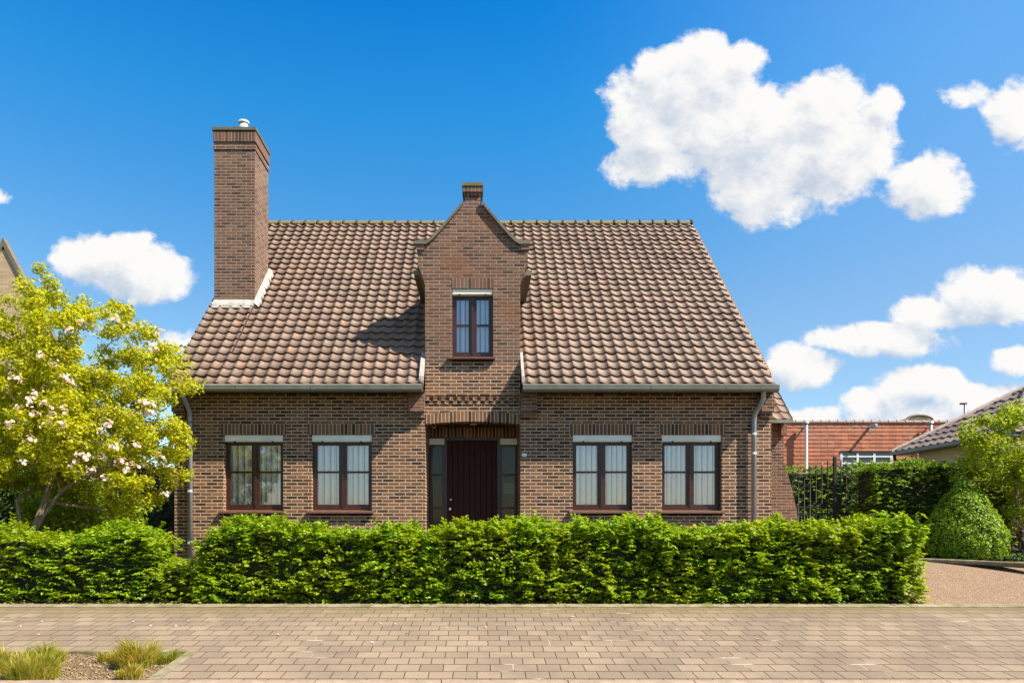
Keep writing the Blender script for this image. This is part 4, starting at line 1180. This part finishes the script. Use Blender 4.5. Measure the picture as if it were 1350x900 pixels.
bed_tuft(15, 876, 'dry yellowish grass clump at the left edge of the planting bed', 1400, 0.20, 0.15)
bed_tuft(42, 888, 'broad yellow-green grass clump at the front of the planting bed', 3200, 0.23, 0.21)
bed_tuft(62, 866, 'dry grass clump behind the broad yellow-green one', 1400, 0.16, 0.15)
bed_tuft(146, 866, 'low grass clump leaning at the left of the fullest green one', 1000, 0.14, 0.10)
bed_tuft(180, 872, 'fullest green grass clump in the middle of the planting bed', 3400, 0.25, 0.17)
bed_tuft(218, 867, 'small sparse grass clump nearest the bed corner', 800, 0.13, 0.10)
bed_tuft(170, 889, 'small round grass clump in front of the fullest green one', 1200, 0.16, 0.09)
def cover(name, label, pts, size, mat):
    P, N = [], []
    for (cx, cy, r, n) in pts:
        for _ in range(n):
            a = random.uniform(0, 6.28); rr = r * math.sqrt(random.random()); P.append((cx + rr * math.cos(a), cy + rr * math.sin(a) * .6, 0.03 + random.random() * 0.14 * (1 - rr / r * .6))); N.append((random.gauss(0, .6), random.gauss(-.3, .6), 1))
    o = leaf_mesh(name, np.array(P), np.array(N), size, mat); return tag(o, label, 'ground cover', kind='stuff')
d1 = 12.3
cover('ground_cover', 'green ground cover plants between the topiary and the driveway edging', [(PX(1240, 12.0), 12.55, .3, 300), (PX(1290, d1), 11.95, .45, 900), (PX(1325, d1), 11.8, .5, 1100), (PX(1355, d1), 11.3, .5, 1200)], 0.05, M['leaf_dark'])
tag(cover('flowering_ground_cover', 'bluish low plants at the foot of the small tree', [(PX(1318, 12.2), 12.2, .35, 500), (PX(1350, 12.2), 12.0, .4, 500)], 0.035, M['blueplant']))
blob_shrub('bare_shrub', 'small reddish brown shrub with sparse leaves under the small tree', PX(1347, 11.9), 11.9, 0.42, 0.32, 0.25, 0.36, 420, 0.035, M['dryplant'], 26)

# fallen petals and bits on the pavement
P, N = [], []
for (px, py) in [(160, 800), (238, 825), (232, 825), (248, 819), (400, 792), (520, 800), (627, 826), (640, 826), (690, 826), (935, 813), (868, 826), (400, 812), (310, 800), (120, 842)] + [(random.uniform(0, 1000), random.uniform(806, 850)) for _ in range(26)]:
    d = 1.84 / ((py - VY) / F + 0.11); P.append((PX(px, d), d, SWZ(d) + 0.008)); N.append((random.gauss(0, .15), random.gauss(0, .15), 1))
tag(leaf_mesh('fallen_petals', np.array(P), np.array(N), 0.035, M['petal_dry'], curl=0.05), 'pale fallen petals scattered on the pavement', 'petals', kind='stuff')
P, N = [], []
for _ in range(2600):
    x = random.uniform(-6.5, BX - .1); y = random.uniform(FE + .02, BY1 - .06); P.append((x, y, bz(x, y) + 0.012)); N.append((random.gauss(0, .4), random.gauss(0, .4), 1))
tag(leaf_mesh('bark_chips', np.array(P), np.array(N), 0.022, plain_mat('bark_chip', (0.34, 0.22, 0.12), 0.8, 0.4, 30), curl=0.1), 'dry bark chips and debris on the bed soil', 'bark chips', kind='stuff')
P, N = [], []
for _ in range(2600):
    x = random.uniform(-8, 5.1); y = random.uniform(RE + 0.0, RE + .3); P.append((x, y, -0.295)); N.append((random.gauss(0, .4), random.gauss(0, .4), 1))
tag(leaf_mesh('leaf_litter', np.array(P), np.array(N), 0.04, plain_mat('dry_leaf', (0.22, 0.14, 0.075), 0.9, 0.4, 30), curl=0.15), 'brown leaf litter under the front hedge', 'leaf litter', kind='stuff')

# ================================================================== IRON GATE
GD = 14.35
gate = thing('iron_gate', 'black wrought iron double gate with arched top between the house wing and the tall hedge', 'gate')
gx0_, gx1_ = PX(1034, GD), PX(1153, GD)
def gtop(px): return np.interp(px, [1034, 1064, 1080, 1092, 1100, 1108, 1122, 1140, 1153], [622, 617, 612, 607, 601, 606, 618, 624, 620])
leafs = [(1037, 1099), (1102, 1150)]
for k, (a, b) in enumerate(leafs):
    mb = MB(); n = 8 if k == 0 else 7
    xa, xb = PX(a, GD), PX(b, GD)
    for i in range(n + 1):
        px = a + (b - a) * i / n; x = PX(px, GD); zt = PZ(float(gtop(px)) - 3, GD)
        r = 0.018 if i in (0, n) else 0.013
        mb.tube([(x, GD, 0.06), (x, GD, zt - 0.06), (x, GD, zt)], [r, r, 0.003], 6)
        if i < n:
            xm = x + (xb - xa) / n / 2; mb.tube([(xm, GD, 0.06), (xm, GD, 0.85)], 0.007, 6)
    for z in (0.10, 0.86, 1.00): mb.box(xa, xb, GD - 0.012, GD + 0.012, z - 0.014, z + 0.014)
    # swept top rail
    pts = [(PX(p, GD), GD + 0.0, PZ(float(gtop(p)), GD) - 0.16) for p in np.linspace(a, b, 14)]
    mb.tube(pts, 0.012, 6)
    o = mb.build('gate_leaf', M['black'], gate)
for px, r, top in ((1100.5, 0.028, 602), (1153, 0.05, 621)):
    mb = MB(); x = PX(px, GD); mb.box(x - r, x + r, GD - r, GD + r, -0.02, PZ(top, GD)); mb.build('post', M['black'], gate, 0.004)
mb = MB(); pts = []
for i in range(15):
    t = i / 14; px = 1043 + 42 * t; py = 616 + 34 * (t - t * t) * 1.0 - 6 * t + 4 * (1 - t); pts.append((PX(px, GD - .05), GD - .05, PZ(py, GD - .05)))
mb.tube(pts, 0.012, 6); mb.build('chain', M['concrete'], gate)

# ================================================================== NEIGHBOURS
# orange tile-clad building far behind
OD = 30.0
ob = thing('tile_clad_building', 'long orange tile-clad building with a metal window band behind the gate', 'building')
x0, x1 = PX(1005, OD), PX(1330, OD); zt = PZ(555, OD)
mb = MB()
rows = 22; rh_ = 0.245
def shingle(mb, x0, x1, y, z0, z1, rh, holes):
    n = int((z1 - z0) / rh) + 1
    for i in range(n):
        za, zb = z0 + i * rh, min(z0 + (i + 1) * rh, z1)
        segs = [(x0, x1)]
        for h in holes:
            if za < h[3] and zb > h[2]:
                ns = []
                for s0, s1 in segs:
                    if h[1] <= s0 or h[0] >= s1: ns.append((s0, s1)); continue
                    if h[0] > s0: ns.append((s0, h[0]))
                    if h[1] < s1: ns.append((h[1], s1))
                segs = ns
        for s0, s1 in segs:
            xx = s0
            while xx < s1 - 1e-6:
                xe = min(math.floor(xx / 0.3 + 1 + 1e-6) * 0.3, s1); j = random.uniform(-.006, .006)
                mb.face([(xx, y - 0.02 + j, za + j), (xe - .004, y - 0.02 - j, za + j), (xe - .004, y, zb), (xx, y, zb)])
                mb.face([(xx, y, za), (xe, y, za), (xe - .004, y - 0.02 - j, za + j), (xx, y - 0.02 + j, za + j)]); xx = xe
wn = (PX(1109, OD), PX(1176, OD), PZ(640, OD), PZ(595, OD))
shingle(mb, x0, x1, OD, -0.02, zt - 0.05, 0.175, [wn])
mb.box(x0, x1, OD + 0.01, OD + 8, -0.02, zt - 0.1, skip='f')
mb.face([(x0, OD + 0.3, 0), (x1, OD + 0.3, 0), (x1, OD + 0.3, zt - .1), (x0, OD + 0.3, zt - .1)])
mb.build('wall', M['tile_red'], ob)
mb = MB()
xx = x0
while xx < x1:
    mb.tube([(xx, OD, zt - 0.03), (xx + 0.36, OD, zt - 0.03)], 0.07, 8); mb.tube([(xx + .33, OD, zt - 0.02), (xx + 0.37, OD, zt - 0.02)], 0.085, 8); xx += 0.37
mb.build('ridge', M['tile_grey'], ob)
mb = MB(); a, b, c, d_ = wn
for px in (1109, 1130.5, 1152.5, 1175): mb.box(PX(px, OD) - 0.045, PX(px, OD) + 0.045, OD - 0.02, OD + 0.08, c, d_ - 0.06)
for py in (601.5, 610.5, 621, 632): mb.box(a, b, OD - 0.024, OD + 0.076, PZ(py, OD) - 0.03, PZ(py, OD) + 0.03)
f = mb.build('window', M['white'], ob)
mb = MB(); mb.box(a, b, OD + 0.04, OD + 0.05, c, d_); mb.build('pane', M['glass_dark'], f)
mb = MB(); mb.box(a - .05, b + .05, OD - 0.05, OD + 0.1, d_ - 0.04, d_ + 0.03); mb.build('window_head', M['black'], f)
for px, top, bot in ((1059, 559, 640), (1221.5, 559, 600)):
    mb = MB(); x = PX(px, OD); mb.tube([(x, OD - 0.28, PZ(bot, OD)), (x, OD - 0.28, PZ(top, OD))], 0.065, 12)
    mb.tube([(x - .0, OD - 0.28, PZ(top, OD)), (x, OD - 0.28, PZ(top, OD) + 0.07)], 0.11, 12)
    mb.box(x - 0.02, x + 0.02, OD - 0.28, OD, PZ(top, OD) - 0.2, PZ(top, OD) - 0.15); mb.build('vent_pipe', M['pipe'], ob)
mb = MB(); x = PX(1146, OD); mb.tube([(x, OD + .02, PZ(563, OD)), (x, OD - 0.55, PZ(562, OD))], 0.06, 10); mb.build('vent_stub', M['steel'], ob)
# arched roof further back
vb = thing('arched_roof_hall', 'small arched grey roof peeping over the orange tile-clad building', 'building')
VD = 42.0; mb = MB(); xa, xb = PX(1194, VD), PX(1228, VD); zb0, zb1 = PZ(554, VD), PZ(547.3, VD)
cxm = (xa + xb) / 2; pts = [(xa, 0.0)] + [(xa, zb0)] + [(cxm + (xb - xa) / 2 * math.cos(t), zb0 + (zb1 - zb0) * math.sin(t)) for t in [math.pi - math.pi * k / 12 for k in range(1, 12)]] + [(xb, zb0), (xb, 0.0)]
mb.prism(pts, 'y', VD, VD + 10); mb.build('hall', M['cream'], vb)
mb = MB(); mb.tube([(x_, VD - 0.1, z_) for x_, z_ in pts[1:-1]], 0.08, 8); mb.build('roof_rim', M['tile_grey'], vb)
# antenna / lamp pole
lp = thing('lamp_post', 'thin grey pole with a short arm rising behind the bungalow roof', 'lamp post')
LD = 34.0; x = PX(1272.5, LD); mb = MB(); mb.tube([(x, LD, 0), (x, LD, PZ(531, LD))], 0.06, 8); mb.build('pole', M['pipe'], lp)
mb = MB(); mb.box(x - 0.24, x + 0.05, LD - .07, LD + .07, PZ(533, LD), PZ(531, LD)); mb.build('lamp_head', M['black'], lp)

# bungalow on the right
bg = thing('bungalow', 'cream bungalow with grey-brown hipped tile roof behind the tall hedge', 'house')
ex, fy_, ny_ = 12.0, 19.8, 15.4; ez = 2.70; tp = 0.67; WB = 9.0
mb = MB(); mb.box(ex + 0.45, ex + WB, ny_ + .45, fy_ - 0.45, -0.02, ez - 0.02); mb.build('wall', M['cream'], bg)
mb = MB()
def tile_slope(mb, P0, P1, up, run, hipA, hipB, gh=0.33, tw=0.3):
    """rows of curved tiles from eave P0->P1, 'up' horizontal unit direction towards the ridge"""
    P0, P1, up = Vector(P0), Vector(P1), Vector(up); L = (P1 - P0).length; ax = (P1 - P0) / L
    ln = math.hypot(1, tp); n = int(run * ln / gh); nrm = (up + Vector((0, 0, tp))).cross(ax).normalized()
    if nrm.z < 0: nrm = -nrm
    for r in range(n):
        h0, h1 = r * gh / ln, (r + 1) * gh / ln + 0.02
        s0, s1 = hipA * h0, L - hipB * h0; t0, t1 = hipA * h1, L - hipB * h1
        k = math.floor(s0 / (tw / 6)) ; 
        while k * tw / 6 < s1:
            a = max(k * tw / 6, s0); b = min((k + 1) * tw / 6, s1); k += 1
            if b <= a: continue
            a1, b1 = min(max(a, t0), t1), min(max(b, t0), t1)
            pf = lambda s: 0.05 * (0.5 + 0.5 * math.cos(2 * math.pi * s / tw)) ** 1.5
            q = lambda s, h, e: (P0 + ax * s + up * h + Vector((0, 0, tp * h)) + nrm * e)[:]
            mb.face([q(a, h0, pf(a) + .04), q(b, h0, pf(b) + .04), q(b1, h1, pf(b)), q(a1, h1, pf(a))], [(a, r * gh + .01), (b, r * gh + .01), (b, r * gh + gh - .01), (a, r * gh + gh - .01)])
            mb.face([q(a, h0, pf(a)), q(b, h0, pf(b)), q(b, h0, pf(b) + .04), q(a, h0, pf(a) + .04)], [(a, r * gh + .01)] * 4)
RUN = 2.2
tile_slope(mb, (ex, ny_, ez), (ex, fy_, ez), (1, 0, 0), RUN, 1, 1)
tile_slope(mb, (ex + WB, ny_, ez), (ex, ny_, ez), (0, 1, 0), RUN, 1, 1)
mb.face([(ex, fy_, ez), (ex + WB, fy_, ez), (ex + WB - RUN, fy_ - RUN, ez + RUN * tp), (ex + RUN, fy_ - RUN, ez + RUN * tp)])
roofb = mb.build('roof', M['tile_grey'], bg)
mb = MB()
def ridge_run(A, B):
    A, B = Vector(A), Vector(B); L = (B - A).length; n = int(L / 0.34)
    for i in range(n):
        p, q = A.lerp(B, i / n), A.lerp(B, (i + 1) / n); mb.tube([p, q], [0.085, 0.10], 8)
ridge_run((ex, fy_, ez + .03), (ex + RUN, fy_ - RUN, ez + RUN * tp + .03)); ridge_run((ex, ny_, ez + .03), (ex + RUN, ny_ + RUN, ez + RUN * tp + .03)); ridge_run((ex + RUN, fy_ - RUN, ez + RUN * tp + .03), (ex + WB - RUN, fy_ - RUN, ez + RUN * tp + .03))
mb.build('ridge', M['tile_grey'], roofb)
mb = MB(); mb.box(ex - 0.09, ex + 0.02, ny_, fy_ + 0.05, ez - 0.07, ez + 0.02); mb.box(ex + 0.02, ex + 0.45, ny_, fy_, ez - 0.06, ez - 0.03); mb.build('gutter', M['zinc'], bg)
mb = MB(); mb.tube([(ex - .03, fy_ - .1, ez - .06), (ex, fy_ - .1, ez - .22), (ex + .4, fy_ - .1, ez - .32), (ex + .42, fy_ - .1, ez - .45), (ex + .42, fy_ - .1, 0)], 0.045, 8); mb.build('downpipe', M['sill'], bg)

# tan brick gable on the far left
lh = thing('gabled_house', 'tan brick gable of the neighbouring house rising above the flowering tree', 'house')
LD2 = 20.0; xr = PX(5, LD2); zr2 = PZ(320, LD2); k = 2.0
mb = MB(); zlow = 3.2; xw = (zr2 - zlow) / k
poly = [(xr - xw, -0.02), (xr + xw, -0.02), (xr + xw, zlow), (xr + 0.1, zr2 - .2), (xr - 0.1, zr2 - .2), (xr - xw, zlow)]
mb.prism(poly, 'y', LD2, LD2 + 0.12)
mb.box(xr - xw + .1, xr + xw - 1.2, LD2 + 0.35, LD2 + 7, -0.02, 2.4, skip='f'); mb.build('wall', M['tan_brick'], lh)
mb = MB()
for s_ in (1, -1):
    P4 = [(xr, zr2 - .1), (xr + s_ * (xw + .1), zlow - .1), (xr + s_ * (xw + .2), zlow - .1), (xr, zr2 + .14)]
    mb.prism(P4, 'y', LD2 - 0.04, LD2 + 0.15)
mb.build('coping', M['coping'], lh)
mb = MB(); mb.prism([(LD2 + .35, 2.4), (LD2 + 3.6, 3.3), (LD2 + 7.2, 2.4)], 'x', xr - xw, xr + xw - 1.1); mb.build('roof', M['tile_grey'], lh)

# ================================================================== LIGHT, SKY, CAMERA
sun_dir = Vector((0.90, -0.42, 1.14)).normalized()     # towards the sun
elev = math.asin(sun_dir.z); rot = math.atan2(sun_dir.x, sun_dir.y)
sd = bpy.data.lights.new('sun', 'SUN'); sd.energy = 5.0; sd.angle = R(0.53); sd.color = (1.0, 0.91, 0.78)
so = bpy.data.objects.new('sun', sd); COL.objects.link(so); so.rotation_euler = sun_dir.to_track_quat('Z', 'Y').to_euler()

world = bpy.data.worlds.new('World'); scene.world = world; world.use_nodes = True
world.node_tree.nodes.clear(); g = NT(world.node_tree)
sky = g.n('ShaderNodeTexSky', sky_type='NISHITA'); sky.sun_disc = False; sky.sun_elevation = elev; sky.sun_rotation = rot
sky.air_density = 1.0; sky.dust_density = 0.6; sky.ozone_density = 2.5
D = E(g, g.n('ShaderNodeTexCoord').outputs['Generated'])
dx, dy, dz = sep(g, D)
ady = dy.abs().max(0.02)
U = dx / ady; V = dz / ady
skyc = E(g, sky.outputs[0])
hs = g.n('ShaderNodeHueSaturation'); hs.inputs['Saturation'].default_value = 1.25; hs.inputs['Value'].default_value = 1.0; link(g, skyc, hs.inputs['Color'])
skyc = E(g, hs.outputs[0])
skyc = mix(g, 1.0, skyc, ramp(g, dz, [(0.0, (1.15, 1.0, 0.88)), (0.28, (1.05, 1.01, 0.90)), (0.51, (0.26, 1.07, 1.18)), (0.62, (0.05, 0.89, 1.2)), (0.78, (1.05, 0.92, 0.72)), (1.0, (1.15, 0.95, 0.70))]), 'MULTIPLY')
skyc = mix(g, smooth(g, U, 0.05, 0.8, 0.0, 0.42), skyc, (1.3, 2.3, 4.0))
# clouds: (px, py, rx, ry, strength) of puffs, converted to direction-plane coordinates
blobs = [(990, 78, 24, 26, .7), (1172, 132, 22, 18, .7), (925, 75, 40, 34, .8), (830, 215, 44, 36, .7), (905, 125, 70, 62, 1), (865, 175, 62, 62, 1), (945, 110, 58, 48, .9), (850, 218, 34, 34, .7), (985, 185, 90, 78, 1.1), (1085, 145, 62, 55, 1), (1080, 205, 78, 66, 1.1), (1010, 240, 84, 46, 1), (1140, 195, 52, 60, .8), (1165, 150, 20, 34, .55),
         (1215, 240, 58, 44, .85), (1335, 150, 40, 46, .75), (1275, 122, 30, 14, .45), (830, 130, 36, 34, .6),
         (155, 345, 66, 38, 1), (110, 345, 44, 34, .9), (195, 365, 60, 34, .9), (0, 258, 18, 12, .5),
         (1300, 392, 75, 36, 1), (1220, 410, 55, 26, .85), (1160, 448, 95, 22, .95), (1055, 488, 46, 30, .95), (1335, 478, 40, 22, .8),
         (1160, 232, 30, 10, .6), (1200, 232, 36, 14, .7), (1225, 512, 62, 28, 1), (1300, 525, 90, 24, .9), (1170, 535, 60, 22, .85), (1080, 548, 60, 14, .7), (1250, 548, 160, 16, .9), (240, 460, 55, 22, .5)]
def field(Ux, Vx):
    acc = None
    wn = noise(g, comb(g, Ux * 5.0, Vx * 5.0, 0.37), 1.0, 4, 0.6, color=True); wx, wy, _ = sep(g, wn)
    u2 = Ux + (wx - 0.5) * 0.06; v2 = Vx + (wy - 0.5) * 0.06
    for (px, py, rx_, ry_, st) in blobs:
        a = (u2 - (px - VX) / F) * (F / rx_ * 0.85); b = (v2 - (VY - py) / F) * (F / ry_ * 0.85)
        f = (1.0 - (a * a + b * b)) * st
        acc = f if acc is None else acc.smax(f, 0.2)
    n = noise(g, comb(g, Ux * 26.0, Vx * 30.0, 1.7), 1.0, 9, 0.62, 0.25)
    n2 = noise(g, comb(g, Ux * 9.0, Vx * 11.0, 4.1), 1.0, 5, 0.55)
    return acc.max(-1.5) * 1.15 + (n - 0.5) * 1.8 + (n2 - 0.5) * 1.5
f1 = field(U, V)
dens = smooth(g, f1, 0.0, 0.60) * dz.gt(0.0)
f2 = field(U + 0.018, V + 0.032)
relief = (f1 - f2)                       # positive where the side towards the sun falls away
thick = smooth(g, f1, 0.3, 1.7)
lit = smooth(g, relief * 0.9 + 0.30 - thick * 0.45, -0.62, 0.55)
low = smooth(g, V, 0.10, 0.45)
ccol = mix(g, lit, mix(g, low, (0.44, 0.60, 0.82), (0.58, 0.66, 0.78)), (1.0, 0.99, 0.97))
SKYS = 0.105
bgS = g.n('ShaderNodeBackground'); link(g, skyc, bgS.inputs[0]); bgS.inputs[1].default_value = SKYS
bgC = g.n('ShaderNodeBackground'); link(g, ccol, bgC.inputs[0]); bgC.inputs[1].default_value = 0.49
ms = g.n('ShaderNodeMixShader'); link(g, dens, ms.inputs[0]); g.nt.links.new(bgS.outputs[0], ms.inputs[1]); g.nt.links.new(bgC.outputs[0], ms.inputs[2])
wo = g.n('ShaderNodeOutputWorld'); g.nt.links.new(ms.outputs[0], wo.inputs[0])

cam = bpy.data.cameras.new('camera'); co = bpy.data.objects.new('camera', cam); COL.objects.link(co)
co.location = (0, 0, ZC); co.rotation_euler = (R(90), 0, 0)
cam.sensor_width = 36; cam.lens = 36 * F / 1350; cam.shift_x = (675 - VX) / 1350; cam.shift_y = (VY - 450) / 1350
cam.clip_start = 0.05; cam.clip_end = 2000
scene.camera = co
scene.view_settings.view_transform = 'Standard'; scene.view_settings.look = 'None'; scene.view_settings.gamma = 1
scene.view_settings.exposure = 1.0
scene.cycles.max_bounces = 6; scene.cycles.diffuse_bounces = 3; scene.cycles.glossy_bounces = 3; scene.cycles.transparent_max_bounces = 12
scene.cycles.use_denoising = True
